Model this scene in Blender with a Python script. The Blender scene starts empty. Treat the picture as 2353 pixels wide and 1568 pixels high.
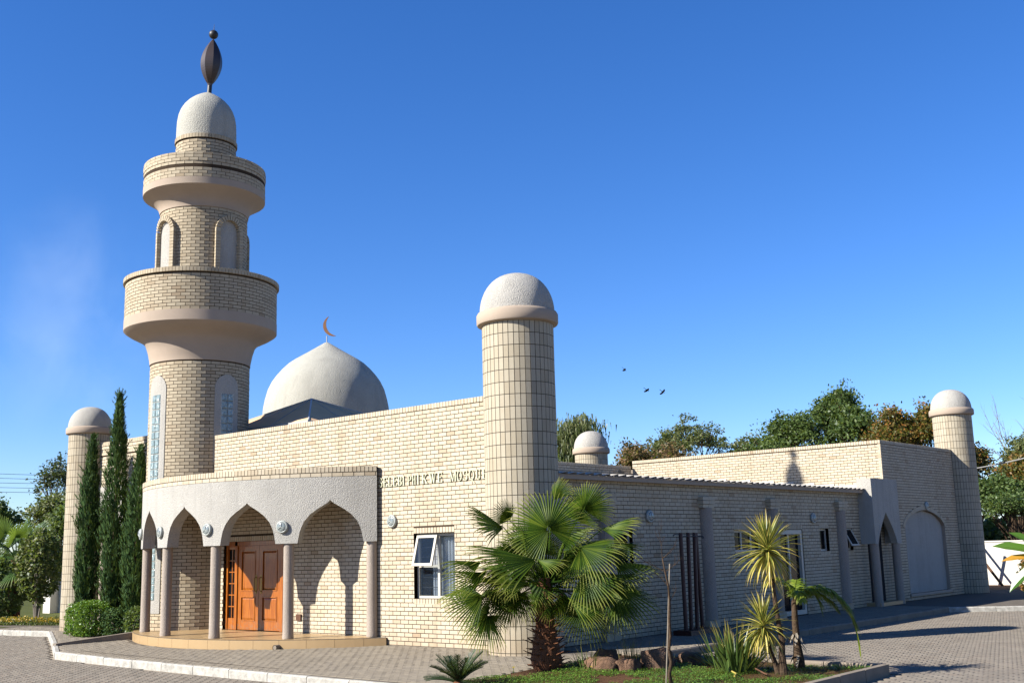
import bpy, math, random
from math import sin, cos, pi, radians, sqrt, atan2, hypot
from mathutils import Vector, Matrix, noise
S = bpy.context.scene
COL = S.collection
# ---------------- camera ----------------
CAM = Vector((13.99527, -16.11492, 1.86294))
def basis(yaw, pitch, roll):
    f = Vector((sin(yaw)*cos(pitch), cos(yaw)*cos(pitch), sin(pitch)))
    r = f.cross(Vector((0,0,1))).normalized(); u = r.cross(f)
    return cos(roll)*r+sin(roll)*u, -sin(roll)*r+cos(roll)*u, f
cr, cu, cf = basis(radians(-40.76107), radians(10.63403), radians(-1.51468))
cd = bpy.data.cameras.new('camera'); cam = bpy.data.objects.new('camera', cd); COL.objects.link(cam)
cam.matrix_world = Matrix(((cr.x,cu.x,-cf.x,CAM.x),(cr.y,cu.y,-cf.y,CAM.y),(cr.z,cu.z,-cf.z,CAM.z),(0,0,0,1)))
cd.sensor_width = 36; cd.lens = 36*2540.54/2352; cd.clip_end = 2000; cd.clip_start = .1
S.camera = cam
# ---------------- light ----------------
SUN_AZ, SUN_EL = radians(27), radians(32.1)   # azimuth of the light's travel, measured from +Y towards +X
W = bpy.data.worlds.new('World'); S.world = W; W.use_nodes = True
wn = W.node_tree.nodes; wl = W.node_tree.links
bg = wn['Background']; sky = wn.new('ShaderNodeTexSky'); sky.sky_type = 'NISHITA'; sky.sun_disc = False
sky.sun_elevation = SUN_EL; sky.sun_rotation = SUN_AZ+pi
sky.altitude = 900; sky.air_density = 1.0; sky.dust_density = .25; sky.ozone_density = 3.5
hs = wn.new('ShaderNodeHueSaturation'); hs.inputs['Saturation'].default_value = 1.25; hs.inputs['Hue'].default_value = .503
wl.new(sky.outputs[0], hs.inputs['Color'])
tn = wn.new('ShaderNodeMix'); tn.data_type = 'RGBA'; tn.blend_type = 'MULTIPLY'; tn.inputs[0].default_value = 1; tn.inputs[7].default_value = (.94,1.0,1.24,1)
wl.new(hs.outputs[0], tn.inputs[6]); wl.new(tn.outputs[2], bg.inputs[0]); bg.inputs[1].default_value = .0615
sl = bpy.data.lights.new('sun','SUN'); so = bpy.data.objects.new('sun', sl); COL.objects.link(so)
sl.energy = 5.0; sl.angle = radians(.5); sl.color = (1,.965,.895)
so.rotation_euler = Vector((sin(SUN_AZ)*cos(SUN_EL), cos(SUN_AZ)*cos(SUN_EL), -sin(SUN_EL))).to_track_quat('-Z','Y').to_euler()
so.location = (-20,-30,30)
S.view_settings.view_transform = 'Standard'; S.view_settings.look = 'None'; S.view_settings.gamma = 1; S.view_settings.exposure = 1.38
S.view_settings.use_curve_mapping = False
# ---------------- helpers ----------------
RN = random.Random(7)
class MB:
    def __init__(s): s.v=[]; s.f=[]; s.m=[]; s.a=[]
    def vert(s, p, a=0.): s.v.append(tuple(p)); s.a.append(a); return len(s.v)-1
    def face(s, idx, m=0): s.f.append(idx); s.m.append(m)
    def poly(s, pts, m=0, a=0.):
        s.face([s.vert(p,a) for p in pts], m)
    def hexa(s, c, m=0, faces=(0,1,2,3,4,5)):
        # c: 8 corners: 0-3 bottom ring, 4-7 top ring
        b=[s.vert(p) for p in c]
        F=[(b[3],b[2],b[1],b[0]),(b[4],b[5],b[6],b[7]),(b[0],b[1],b[5],b[4]),(b[1],b[2],b[6],b[5]),(b[2],b[3],b[7],b[6]),(b[3],b[0],b[4],b[7])]
        for i in faces: s.face(F[i],m)
    def box(s, a, b, m=0):
        x0,y0,z0=a; x1,y1,z1=b
        s.hexa([(x0,y0,z0),(x1,y0,z0),(x1,y1,z0),(x0,y1,z0),(x0,y0,z1),(x1,y0,z1),(x1,y1,z1),(x0,y1,z1)],m)
    def tube(s, pts, rad, n=8, m=0, cap=True):
        rings=[]; pts=[Vector(p) for p in pts]
        up=Vector((0,0,1)); t0=(pts[1]-pts[0]).normalized()
        if abs(t0.z)>.9: up=Vector((1,0,0))
        x=up.cross(t0).normalized()
        for i,p in enumerate(pts):
            t=(pts[min(i+1,len(pts)-1)]-pts[max(i-1,0)]).normalized()
            x=(x-t*x.dot(t)).normalized(); y=t.cross(x)
            r=rad[i] if isinstance(rad,(list,tuple)) else rad
            rings.append([s.vert(p+(x*cos(2*pi*k/n)+y*sin(2*pi*k/n))*r) for k in range(n)])
        for a,b in zip(rings,rings[1:]):
            for k in range(n): s.face((a[k],a[(k+1)%n],b[(k+1)%n],b[k]),m)
        if cap: s.face(rings[0][::-1],m); s.face(rings[-1],m)
    def lathe(s, c, prof, n=64, m=0):
        cx,cy=c; rings=[]
        for r,z in prof:
            if r<1e-4: rings.append([s.vert((cx,cy,z))]*n)
            else: rings.append([s.vert((cx+r*sin(2*pi*k/n),cy-r*cos(2*pi*k/n),z)) for k in range(n)])
        for a,b in zip(rings,rings[1:]):
            for k in range(n):
                q=[a[k],a[(k+1)%n],b[(k+1)%n],b[k]]; w=[]
                for i in q:
                    if i not in w: w.append(i)
                if len(w)>2: s.face(tuple(w),m)
    def mesh(s, name, mats, smooth=False):
        me=bpy.data.meshes.new(name); me.from_pydata(s.v,[],s.f)
        for mt in mats: me.materials.append(mt)
        if len(mats)>1: me.polygons.foreach_set('material_index',s.m)
        if smooth: me.polygons.foreach_set('use_smooth',[True]*len(s.f))
        if any(s.a):
            at=me.attributes.new('tip','FLOAT','POINT'); at.data.foreach_set('value',s.a)
        me.update(); return me
WM={}
def link(o, parent=None, wm=None):
    COL.objects.link(o); wm = wm or Matrix.Identity(4)
    if parent is not None:
        o.parent=parent; o.matrix_parent_inverse=WM[parent.name].inverted()
    o.matrix_basis=wm; WM[o.name]=wm; return o
def build(name, mb, mats, parent=None, smooth=False, kind=None, label=None, cat=None, group=None, wm=None, autosm=None):
    if not isinstance(mats,(list,tuple)): mats=[mats]
    o=bpy.data.objects.new(name, mb.mesh(name,mats,smooth)); link(o,parent,wm)
    if autosm: o.data.set_sharp_from_angle(angle=radians(autosm))
    return tag(o,label,cat,group,kind)
def tag(o,label=None,cat=None,group=None,kind=None):
    for k,v in (('label',label),('category',cat),('group',group),('kind',kind)):
        if v: o[k]=v
    return o
def root(name, loc, label, cat, group=None, rz=0):
    o=bpy.data.objects.new(name,None); o.empty_display_size=.2
    link(o,None,Matrix.Translation(loc)@Matrix.Rotation(rz,4,'Z')); return tag(o,label,cat,group)
def inst(name, me, wm, parent=None):
    o=bpy.data.objects.new(name,me); return link(o,parent,wm)
def copy_thing(r, wm, label):
    c=r.copy(); COL.objects.link(c); c.matrix_basis=wm; c['label']=label; WM[c.name]=wm
    for ch in list(r.children):
        d=ch.copy(); COL.objects.link(d); d.parent=c
        for g in ch.children:
            e=g.copy(); COL.objects.link(e); e.parent=d
    return c
# ---------------- materials ----------------
K=.56   # overall albedo level (the picture is exposed for it)
class NT:
    def __init__(s,name):
        s.mat=bpy.data.materials.new(name); s.mat.use_nodes=True; s.t=s.mat.node_tree; s.p=s.t.nodes['Principled BSDF']; s.o=s.t.nodes['Material Output']
    def n(s,typ,ins={},**kw):
        nd=s.t.nodes.new('ShaderNode'+typ)
        for k,v in kw.items(): setattr(nd,k,v)
        for k,v in ins.items():
            if hasattr(v,'is_output') : s.t.links.new(v,nd.inputs[k])
            else: nd.inputs[k].default_value=v
        return nd
    def l(s,a,b): s.t.links.new(a,b)
    def coord(s): return s.n('TexCoord').outputs['Object']
    def geo(s): return s.n('NewGeometry').outputs['Position']
    def noise(s,scale,detail=3,rough=.6,vec=None):
        return s.n('TexNoise',{'Scale':scale,'Detail':detail,'Roughness':rough,'Vector':vec or s.geo()}).outputs[0]
    def ramp(s,fac,stops):
        r=s.n('ValToRGB',{0:fac}); e=r.color_ramp.elements
        while len(e)<len(stops): e.new(.5)
        for i,(p,c) in enumerate(stops): e[i].position=p; e[i].color=(*c,1)
        return r.outputs[0]
    def math(s,op,a,b=0.): return s.n('Math',{0:a,1:b},operation=op).outputs[0]
    def mix(s,f,a,b,bt='MIX'):
        m=s.n('Mix',data_type='RGBA',blend_type=bt)
        for k,v in ((0,f),(6,a),(7,b)):
            if hasattr(v,'is_output'): s.l(v,m.inputs[k])
            else: m.inputs[k].default_value=v if k==0 else (*v,1)
        return m.outputs[2]
    def bump(s,h,st=.3,d=.01):
        b=s.n('Bump',{'Strength':st,'Distance':d,'Height':h}); s.l(b.outputs[0],s.p.inputs['Normal']); return b
    def col(s,c,k=None):
        k=K if k is None else k
        if hasattr(c,'is_output'): s.l(s.mix(1.,c,(k,k*.965,k*.89),'MULTIPLY'),s.p.inputs['Base Color'])
        else: s.p.inputs['Base Color'].default_value=(c[0]*k,c[1]*k*.965,c[2]*k*.89,1)
    def rough(s,r,spec=.3): s.p.inputs['Roughness'].default_value=r; s.p.inputs['Specular IOR Level'].default_value=spec
def rnd(t):
    a=t.n('NewGeometry').outputs['Random Per Island']; b=t.n('ObjectInfo').outputs['Random']
    return t.math('FRACT',t.math('ADD',a,b))
def mat_brick(name,c0,c1,c2,stain=.35):
    t=NT(name); r=rnd(t); c=t.ramp(r,[(0,c0),(.55,c1),(.93,c1),(1,c2)])
    n=t.noise(9,4,.7); c=t.mix(t.ramp(n,[(.3,(0,0,0)),(.75,(.16,)*3)]),c,(c0[0]*.55,c0[1]*.5,c0[2]*.42))
    s=t.n('TexNoise',{'Scale':1.1,'Detail':4,'Roughness':.65,'Vector':t.n('Mapping',{'Vector':t.geo(),'Scale':(1,1,.25)}).outputs[0]}).outputs[0]
    c=t.mix(t.ramp(s,[(.52,(0,0,0)),(.8,(stain,)*3)]),c,(.30,.20,.10))
    s2=t.n('TexNoise',{'Scale':1.0,'Detail':3,'Roughness':.6,'Vector':t.n('Mapping',{'Vector':t.geo(),'Scale':(4.5,4.5,.22)}).outputs[0]}).outputs[0]
    c=t.mix(t.ramp(s2,[(.55,(0,0,0)),(.72,(.30,)*3)]),c,(.36,.27,.17))
    zz=t.n('SeparateXYZ',{0:t.geo()}).outputs['Z']
    dirt=t.math('MULTIPLY',t.n('MapRange',{'Value':zz,1:.45,2:-.05,3:0.,4:.55}).outputs[0],t.noise(3.5,4,.7))
    c=t.mix(dirt,c,(.34,.19,.10))
    t.col(c); t.rough(.8,.25); t.bump(t.noise(130,3,.7),.25,.003); return t.mat
M={}
M['brick']=mat_brick('cream_brick',(.64,.545,.41),(.715,.63,.50),(.52,.41,.29),.25)
M['brick_tower']=mat_brick('cream_brick_weathered',(.54,.45,.325),(.625,.54,.405),(.45,.35,.24),.35)
M['tile']=mat_brick('cream_wall_tile',(.52,.455,.345),(.60,.54,.43),(.47,.41,.32),.3)
def mat_plain(name,c,rough=.8,spec=.3,var=.25,scale=6,bs=.2,bscale=80,bd=.003,dark=.6,metal=0):
    t=NT(name); n=t.noise(scale,5,.65); d=tuple(x*dark for x in c)
    t.col(t.mix(t.ramp(n,[(.35,(0,0,0)),(.8,(var*2,)*3)]),c,d)); t.rough(rough,spec); t.p.inputs['Metallic'].default_value=metal
    if bs: t.bump(t.noise(bscale,3,.6),bs,bd)
    return t.mat
M['mortar']=mat_plain('dark_mortar',(.078,.055,.038),.95,.1)
M['mortar_tile']=mat_plain('grey_mortar',(.085,.075,.065),.95,.1)
def mat_rough(name,c,st=.65,sc=52.):
    t=NT(name); v=t.n('TexVoronoi',{'Scale':sc,'Vector':t.geo(),'Randomness':1.}).outputs['Distance']
    n=t.noise(70,4,.75); n2=t.noise(1.6,5,.6)
    h=t.math('ADD',t.math('MULTIPLY',v,-1.),n)
    cc=t.mix(t.ramp(n,[(.35,(0,0,0)),(.62,(1,1,1))]),tuple(x*.72 for x in c),tuple(min(1,x*1.18) for x in c))
    cc=t.mix(t.ramp(n2,[(.45,(0,0,0)),(.8,(.35,)*3)]),cc,tuple(x*.6 for x in c))
    s2=t.n('TexNoise',{'Scale':1.0,'Detail':3,'Roughness':.6,'Vector':t.n('Mapping',{'Vector':t.geo(),'Scale':(3.5,3.5,.3)}).outputs[0]}).outputs[0]
    cc=t.mix(t.ramp(s2,[(.5,(0,0,0)),(.75,(.40,)*3)]),cc,tuple(x*.62 for x in c))
    t.col(cc); t.rough(.9,.15); t.bump(h,st,.02); return t.mat
M['rough']=mat_rough('white_roughcast',(.60,.585,.56))
M['rough_dome']=mat_rough('dome_roughcast',(.58,.575,.53),.55,34.)
M['pink']=mat_plain('pink_plaster',(.55,.45,.37),.85,.2,.2,2.5,.25,60,.004,.75)
M['column']=mat_rough('column_stone',(.50,.43,.38),.35,60.)
M['floor_tile']=mat_plain('tan_tile',(.55,.38,.20),.35,.5,.15,3,.05,40,.001,.8)
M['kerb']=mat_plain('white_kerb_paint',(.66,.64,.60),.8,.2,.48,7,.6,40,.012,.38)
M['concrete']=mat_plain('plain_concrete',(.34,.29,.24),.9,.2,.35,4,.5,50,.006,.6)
M['white_wall']=mat_plain('white_painted_wall',(.80,.78,.74),.8,.2,.15,1.2,.2,40,.003,.85)
M['steel']=mat_plain('grey_roof_sheet',(.98,.68,.44),.95,.0,.25,2,.1,20,.002,.7)
M['gutter']=mat_plain('pale_gutter',(.55,.56,.58),.4,.5,.1,6,0)
M['roof_tile']=mat_plain('white_roof_tile',(.74,.70,.64),.8,.2,.3,8,.3,60,.003,.6)
M['bronze']=mat_plain('brown_metal',(.05,.028,.022),.45,.5,.3,6,.1,30,.002,.5)
M['dark_metal']=mat_plain('dark_metal',(.03,.028,.028),.5,.4,.2,8,0)
M['copper']=mat_plain('rusty_copper',(.36,.17,.07),.5,.5,.3,10,.1)
M['maroon']=mat_plain('maroon_paint',(.075,.018,.012),.5,.4,.3,8,.1)
M['wframe']=mat_plain('white_window_frame',(.72,.68,.60),.5,.4,.1,6,0)
M['brass']=mat_plain('brass',(.45,.30,.10),.3,.5,.1,9,0,metal=.9)
M['lampgrey']=mat_plain('lamp_housing',(.50,.54,.53),.45,.5,.1,9,0)
M['lampglass']=mat_plain('lamp_glass',(.33,.38,.39),.12,.7,.3,14,.3,30,.004,.7)
M['letters']=mat_plain('pale_green_letters',(.78,.80,.60),.55,.4,.15,12,0)
M['asph']=mat_plain('soil',(.16,.085,.045),.95,.1,.5,3,.8,25,.03,.5)
M['joint']=mat_plain('sandy_joint',(.46,.40,.33),.95,.1,.4,3,.3,60,.004,.6)
M['joint_dark']=mat_plain('grey_joint',(.20,.175,.15),.95,.1,.4,3,.3,60,.004,.6)
M['bark']=mat_plain('bark',(.11,.075,.05),.9,.1,.5,9,.9,30,.02,.45)
M['husk']=mat_plain('brown_palm_husk',(.24,.095,.04),.8,.25,.5,14,.9,45,.02,.4)
M['timber']=mat_plain('weathered_timber',(.17,.085,.05),.8,.2,.4,9,.4,40,.005,.5)
M['stake']=mat_plain('grey_stake',(.33,.29,.24),.7,.2,.3,20,.2)
M['bird']=mat_plain('black_feathers',(.012,.012,.014),.7,.2,.1,20,0)
M['wire']=mat_plain('wire',(.06,.06,.07),.6,.3,.1,5,0)
M['wire_pale']=mat_plain('pale_cable',(.45,.45,.45),.6,.3,.1,5,0)
def mat_paver(name,c0,c1,c2):
    t=NT(name); r=rnd(t); c=t.ramp(r,[(0,c0),(.6,c1),(1,c2)])
    n=t.noise(1.0,5,.65); c=t.mix(t.ramp(n,[(.4,(0,0,0)),(.75,(.4,)*3)]),c,tuple(x*.6 for x in c0))
    n2=t.noise(30,3,.7); c=t.mix(t.ramp(n2,[(.4,(0,0,0)),(.8,(.35,)*3)]),c,tuple(x*.5 for x in c0))
    t.col(c); t.rough(.88,.2); t.bump(t.noise(90,3,.7),.3,.004); return t.mat
M['paver']=mat_paver('block_paver',(.27,.24,.205),(.35,.31,.265),(.29,.245,.205))
M['paver_apron']=mat_paver('apron_paver',(.31,.27,.22),(.37,.325,.265),(.29,.255,.215))
def mat_rock():
    t=NT('brown_rock'); n=t.noise(5,6,.7); t.col(t.ramp(n,[(.3,(.09,.06,.045)),(.55,(.24,.14,.09)),(.8,(.40,.29,.21))])); t.rough(.85,.2); t.bump(t.noise(9,6,.75),.9,.05); return t.mat
M['rock']=mat_rock()
def mat_wood():
    t=NT('varnished_orange_wood'); v=t.n('Mapping',{'Vector':t.geo(),'Scale':(14,14,.9)}).outputs[0]
    n=t.n('TexNoise',{'Scale':2.2,'Detail':6,'Roughness':.7,'Vector':v}).outputs[0]
    c=t.ramp(n,[(.25,(.15,.035,.003)),(.5,(.44,.125,.009)),(.75,(.62,.23,.025))])
    zz=t.n('SeparateXYZ',{0:t.geo()}).outputs['Z']
    wear=t.math('MULTIPLY',t.n('MapRange',{'Value':zz,1:.5,2:.15,3:0.,4:1.2}).outputs[0],t.ramp(t.noise(11,5,.8),[(.5,(0,0,0)),(.65,(1,1,1))]))
    c=t.mix(wear,c,(.30,.19,.13)); t.col(c); t.rough(.33,.45); t.p.inputs['Coat Weight'].default_value=.25; t.bump(n,.15,.004); return t.mat
M['wood']=mat_wood()
def mat_glass(name,c,mixf=.25,rough=.03):
    t=NT(name); t.col(c); t.rough(rough,.8 if mixf<.5 else .06)
    tr=t.n('BsdfTransparent',{0:(.85,.9,.95,1)}); mx=t.n('MixShader',{0:mixf,1:tr.outputs[0],2:t.p.outputs[0]}); t.l(mx.outputs[0],t.o.inputs[0]); return t.mat
M['pane']=mat_glass('clear_window_glass',(.06,.09,.14),.16)
M['darkpane']=mat_glass('dark_window_glass',(.012,.014,.018),.95,.12)  # near-opaque black colour paints the unlit rooms into the panes
t=NT('glass_block'); n=t.noise(16,3,.6)
t.col(t.ramp(n,[(.3,(.20,.29,.31)),(.6,(.36,.47,.50)),(.78,(.75,.82,.84))])); t.rough(.08,.9); t.bump(t.noise(22,2,.5),.9,.03); M['gblock']=t.mat  # palest noise patches paint sparkle into the block colour
M['blockjoint']=mat_plain('glass_block_joint',(.78,.80,.80),.6,.3,.1,8,0)
M['curtain']=mat_plain('pale_curtain',(.92,.90,.92),.9,.1,.15,3,0)
M['dark']=mat_plain('unlit_room_black',(.03,.03,.035),.9,.1,.1,3,0)  # near-black colour stands in for the darkness indoors
def mat_leaf(name,c0,c1,c2,tip=None,trans=.35,rough=.5,spec=.35):
    t=NT(name); r=rnd(t); c=t.ramp(r,[(0,c0),(.5,c1),(1,c2)])
    if tip is not None:
        a=t.n('Attribute',attribute_name='tip').outputs['Fac']; c=t.mix(t.ramp(a,[(.68,(0,0,0)),(1,(1,1,1))]),c,tip)
    t.col(c,.76); t.rough(rough,spec)
    tl=t.n('BsdfTranslucent'); t.l(t.mix(.5,c,(.25,.32,.03)),tl.inputs[0])
    mx=t.n('MixShader',{0:trans,1:t.p.outputs[0],2:tl.outputs[0]}); t.l(mx.outputs[0],t.o.inputs[0]); return t.mat
M['palm']=mat_leaf('fan_palm_leaf',(.020,.050,.005),(.045,.088,.008),(.11,.155,.016),(.26,.27,.06),.24,.48,.10)
M['palm_far']=mat_leaf('far_palm_leaf',(.03,.08,.015),(.05,.12,.02),(.09,.16,.03),(.18,.22,.06),.35)
M['cycad']=mat_leaf('cycad_leaf',(.014,.035,.012),(.025,.055,.018),(.04,.08,.025),(.14,.13,.05),.15,.35,.5)
M['yucca']=mat_leaf('yucca_leaf',(.08,.12,.025),(.13,.18,.03),(.20,.23,.05),(.34,.27,.06),.3,.4,.45)
M['yucca_edge']=mat_leaf('yucca_yellow_edge',(.48,.42,.09),(.58,.49,.12),(.62,.50,.14),(.50,.32,.08),.3,.4,.4)
M['sword']=mat_leaf('sword_leaf',(.045,.085,.02),(.075,.13,.03),(.12,.17,.04),(.30,.22,.06),.25,.4,.4)
M['date']=mat_leaf('date_palm_leaf',(.12,.19,.015),(.18,.26,.02),(.26,.32,.035),(.30,.28,.05),.35)
M['cypress']=mat_leaf('cypress_leaf',(.014,.040,.012),(.034,.080,.024),(.085,.15,.04),None,.12,.7,.15)
M['shrub']=mat_leaf('bright_shrub_leaf',(.05,.13,.012),(.10,.22,.02),(.18,.31,.035),None,.3,.4,.4)
M['shrub2']=mat_leaf('olive_shrub_leaf',(.05,.09,.02),(.10,.14,.04),(.20,.20,.07),None,.3)
M['tree']=mat_leaf('dark_tree_leaf',(.04,.078,.02),(.075,.125,.032),(.13,.18,.055),None,.3)
M['tree2']=mat_leaf('olive_tree_leaf',(.07,.095,.035),(.12,.15,.055),(.20,.21,.09),None,.3)
M['tree_grey']=mat_leaf('grey_green_leaf',(.028,.045,.025),(.045,.07,.035),(.07,.09,.045),None,.2)
M['brownl']=mat_leaf('russet_leaf',(.09,.085,.03),(.16,.105,.045),(.24,.14,.07),None,.3)
M['orangel']=mat_leaf('orange_leaf',(.07,.10,.022),(.13,.11,.025),(.30,.13,.03),None,.3)
M['banana']=mat_leaf('banana_leaf',(.06,.15,.02),(.08,.19,.025),(.10,.22,.03),None,.45,.35,.5)
M['banana_old']=mat_leaf('yellow_banana_leaf',(.45,.22,.02),(.5,.25,.02),(.55,.28,.03),None,.4)
M['ivy']=mat_leaf('ground_cover_leaf',(.04,.10,.014),(.09,.19,.025),(.17,.28,.05),None,.25,.4,.4)
M['dry']=mat_leaf('dry_grass_leaf',(.10,.11,.03),(.17,.15,.05),(.26,.20,.09),None,.3)
M['flower']=mat_leaf('yellow_flower',(.50,.30,.02),(.6,.38,.03),(.35,.25,.03),None,.3)
M['flower_head']=mat_leaf('bright_yellow_petal',(.75,.60,.02),(.8,.65,.03),(.8,.6,.02),None,.3)
M['lawn']=mat_plain('lawn',(.13,.15,.04),.9,.1,.5,3,.5,60,.01,.5)
M['ground']=mat_plain('dry_ground',(.20,.15,.10),.95,.1,.4,.6,.3,8,.02,.6)
PALM_LEAVES=[((2.796, -2.357, 2.166), (-0.417, 0.014, 0.909), (0.637, -0.708, 0.304), 0.796, 150, 0.12),
((2.967, -1.649, 2.468), (0.312, 0.325, 0.893), (0.452, -0.877, 0.162), 0.553, 95, 0.3),
((2.459, -1.793, 2.646), (0.286, 0.113, 0.952), (-0.179, -0.969, 0.169), 0.442, 55, 0.3),
((2.821, -1.383, 2.616), (0.906, 0.315, 0.284), (0.255, -0.939, 0.228), 0.276, 100, 0.2),
((2.025, -2.552, 2.21), (-0.385, -0.616, 0.687), (0.529, 0.463, 0.711), 0.764, 75, 0.45),
((2.669, -2.526, 1.693), (-0.6, -0.696, 0.393), (0.352, 0.211, 0.912), 1.235, 70, 0.35),
((2.78, -2.629, 1.694), (0.921, 0.37, 0.121), (-0.068, -0.151, 0.986), 0.516, 55, 0.4),
((1.748, -2.801, 1.683), (-0.545, -0.82, 0.178), (0.276, 0.025, 0.961), 0.692, 60, 0.35),
((1.911, -2.856, 1.513), (-0.561, -0.808, 0.179), (0.383, -0.063, 0.921), 0.752, 55, 0.35),
((1.654, -2.752, 1.359), (-0.558, -0.808, -0.189), (0.014, -0.237, 0.971), 0.765, 50, 0.3),
((1.998, -3.047, 1.157), (-0.55, -0.82, -0.159), (0.578, -0.512, 0.635), 0.704, 62, 0.12),
((2.023, -2.957, 0.885), (-0.819, -0.325, -0.473), (0.132, -0.909, 0.395), 0.62, 95, 0.3),
((1.996, -2.913, 0.864), (-0.199, 0.39, -0.899), (0.682, -0.604, -0.413), 0.426, 65, 0.2),
((3.146, -2.016, 1.871), (0.896, 0.407, 0.178), (0.105, -0.582, 0.806), 0.734, 120, 0.35),
((3.241, -2.069, 1.479), (0.907, 0.41, -0.094), (0.271, -0.397, 0.877), 0.728, 105, 0.35),
((3.073, -1.32, 2.154), (0.835, 0.336, 0.435), (-0.338, -0.311, 0.888), 0.711, 60, 0.45),
((3.288, -1.286, 1.626), (0.92, 0.393, 0.004), (0.056, -0.141, 0.988), 0.75, 70, 0.35),
((3.318, -1.388, 1.257), (0.865, 0.38, -0.329), (0.457, -0.325, 0.828), 0.831, 85, 0.3),
((3.383, -1.465, 0.988), (0.833, 0.236, -0.5), (0.549, -0.468, 0.693), 0.52, 85, 0.3),
((3.189, -2.363, 1.078), (0.883, 0.388, -0.265), (0.345, -0.153, 0.926), 0.672, 50, 0.2),
((2.761, -2.841, 1.352), (0.893, 0.355, -0.278), (0.338, -0.116, 0.934), 0.511, 50, 0.3),
((2.721, -2.809, 1.351), (-0.538, -0.795, 0.281), (0.319, 0.117, 0.941), 0.616, 50, 0.45),
((2.231, -2.505, 1.161), (-0.16, 0.317, -0.935), (0.664, -0.666, -0.34), 0.348, 80, 0.3),
((2.891, -2.473, 1.017), (-0.432, 0.459, -0.776), (0.451, -0.636, -0.627), 0.445, 25, 0.3),
((1.901, -2.394, 1.903), (-0.159, -0.785, -0.598), (0.259, -0.618, 0.743), 0.312, 100, 0.3),
((1.979, -1.931, 2.052), (-0.503, -0.864, 0.021), (0.271, -0.134, 0.953), 0.464, 100, 0.3),
((2.35, -1.368, 2.037), (0.83, 0.302, 0.469), (-0.29, -0.484, 0.826), 0.562, 100, 0.3),
((1.965, -1.551, 1.769), (0.127, -0.21, 0.969), (0.663, -0.709, -0.241), 0.617, 100, 0.3),
((2.704, -1.221, 1.202), (0.953, 0.267, -0.145), (0.238, -0.359, 0.902), 0.425, 100, 0.3),
((2.384, -1.597, 1.567), (0.925, 0.357, 0.129), (-0.003, -0.331, 0.944), 0.524, 110, 0.3),
((1.845, -2.045, 1.487), (-0.474, -0.832, -0.289), (0.125, -0.388, 0.913), 0.485, 110, 0.3),
((2.959, -1.404, 1.076), (0.756, 0.062, -0.651), (0.607, -0.439, 0.663), 0.375, 90, 0.3),
((1.828, -2.459, 1.118), (-0.057, -0.627, -0.777), (0.372, -0.735, 0.566), 0.35, 90, 0.3),
((2.588, -2.333, 1.192), (-0.51, 0.072, -0.857), (0.382, -0.874, -0.301), 0.418, 50, 0.3),
((2.793, -2.103, 1.127), (-0.017, 0.43, -0.903), (0.727, -0.615, -0.306), 0.404, 50, 0.3),
((2.366, -1.869, 1.382), (0.204, -0.202, 0.958), (0.574, -0.768, -0.285), 0.525, 120, 0.3),
((2.113, -2.342, 1.782), (-0.342, -0.729, 0.594), (0.825, 0.071, 0.561), 0.466, 110, 0.3),
((2.715, -1.845, 1.762), (0.884, 0.332, 0.328), (-0.027, -0.665, 0.747), 0.545, 110, 0.3),
((2.994, -1.13, 1.9), (0.915, 0.377, 0.146), (-0.008, -0.343, 0.939), 0.68, 80, 0.4),
((3.058, -1.083, 1.429), (0.929, 0.369, 0.012), (0.084, -0.245, 0.966), 0.646, 85, 0.35),
((1.701, -2.304, 1.438), (-0.553, -0.833, 0.031), (0.232, -0.118, 0.966), 0.629, 80, 0.35),
((1.706, -2.034, 2.339), (-0.034, -0.491, 0.871), (0.993, -0.114, -0.025), 0.434, 80, 0.3),
((2.424, -1.184, 2.314), (0.418, -0.041, 0.907), (0.16, -0.98, -0.118), 0.522, 90, 0.3),
((1.706, -2.434, 1.251), (-0.37, -0.766, -0.526), (0.142, -0.606, 0.783), 0.477, 80, 0.35)]
# ---------------- brick frames ----------------
class Flat:
    def __init__(s,O,U,N): s.O=Vector(O); s.U=Vector(U); s.N=Vector(N)
    def P(s,u,w,v): return s.O+s.U*u+s.N*w+Vector((0,0,v))
    def mat(s,u,v):
        Y=-s.N; o=s.P(u,0,v); return Matrix(((s.U.x,Y.x,0,o.x),(s.U.y,Y.y,0,o.y),(s.U.z,Y.z,1,o.z),(0,0,0,1)))
    def loc(s,a,w,c): return (a,-w,c)
class Cyl:
    def __init__(s,cx,cy,r,sgn=1): s.cx,s.cy,s.r=cx,cy,r
    def P(s,u,w,v):
        p=u/s.r; return Vector((s.cx+(s.r+w)*sin(p), s.cy-(s.r+w)*cos(p), v))
    def mat(s,u,v): return Matrix.Translation((s.cx,s.cy,v))@Matrix.Rotation(u/s.r,4,'Z')
    def loc(s,a,w,c): p=a/s.r; return ((s.r+w)*sin(p),-(s.r+w)*cos(p),c)
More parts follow.
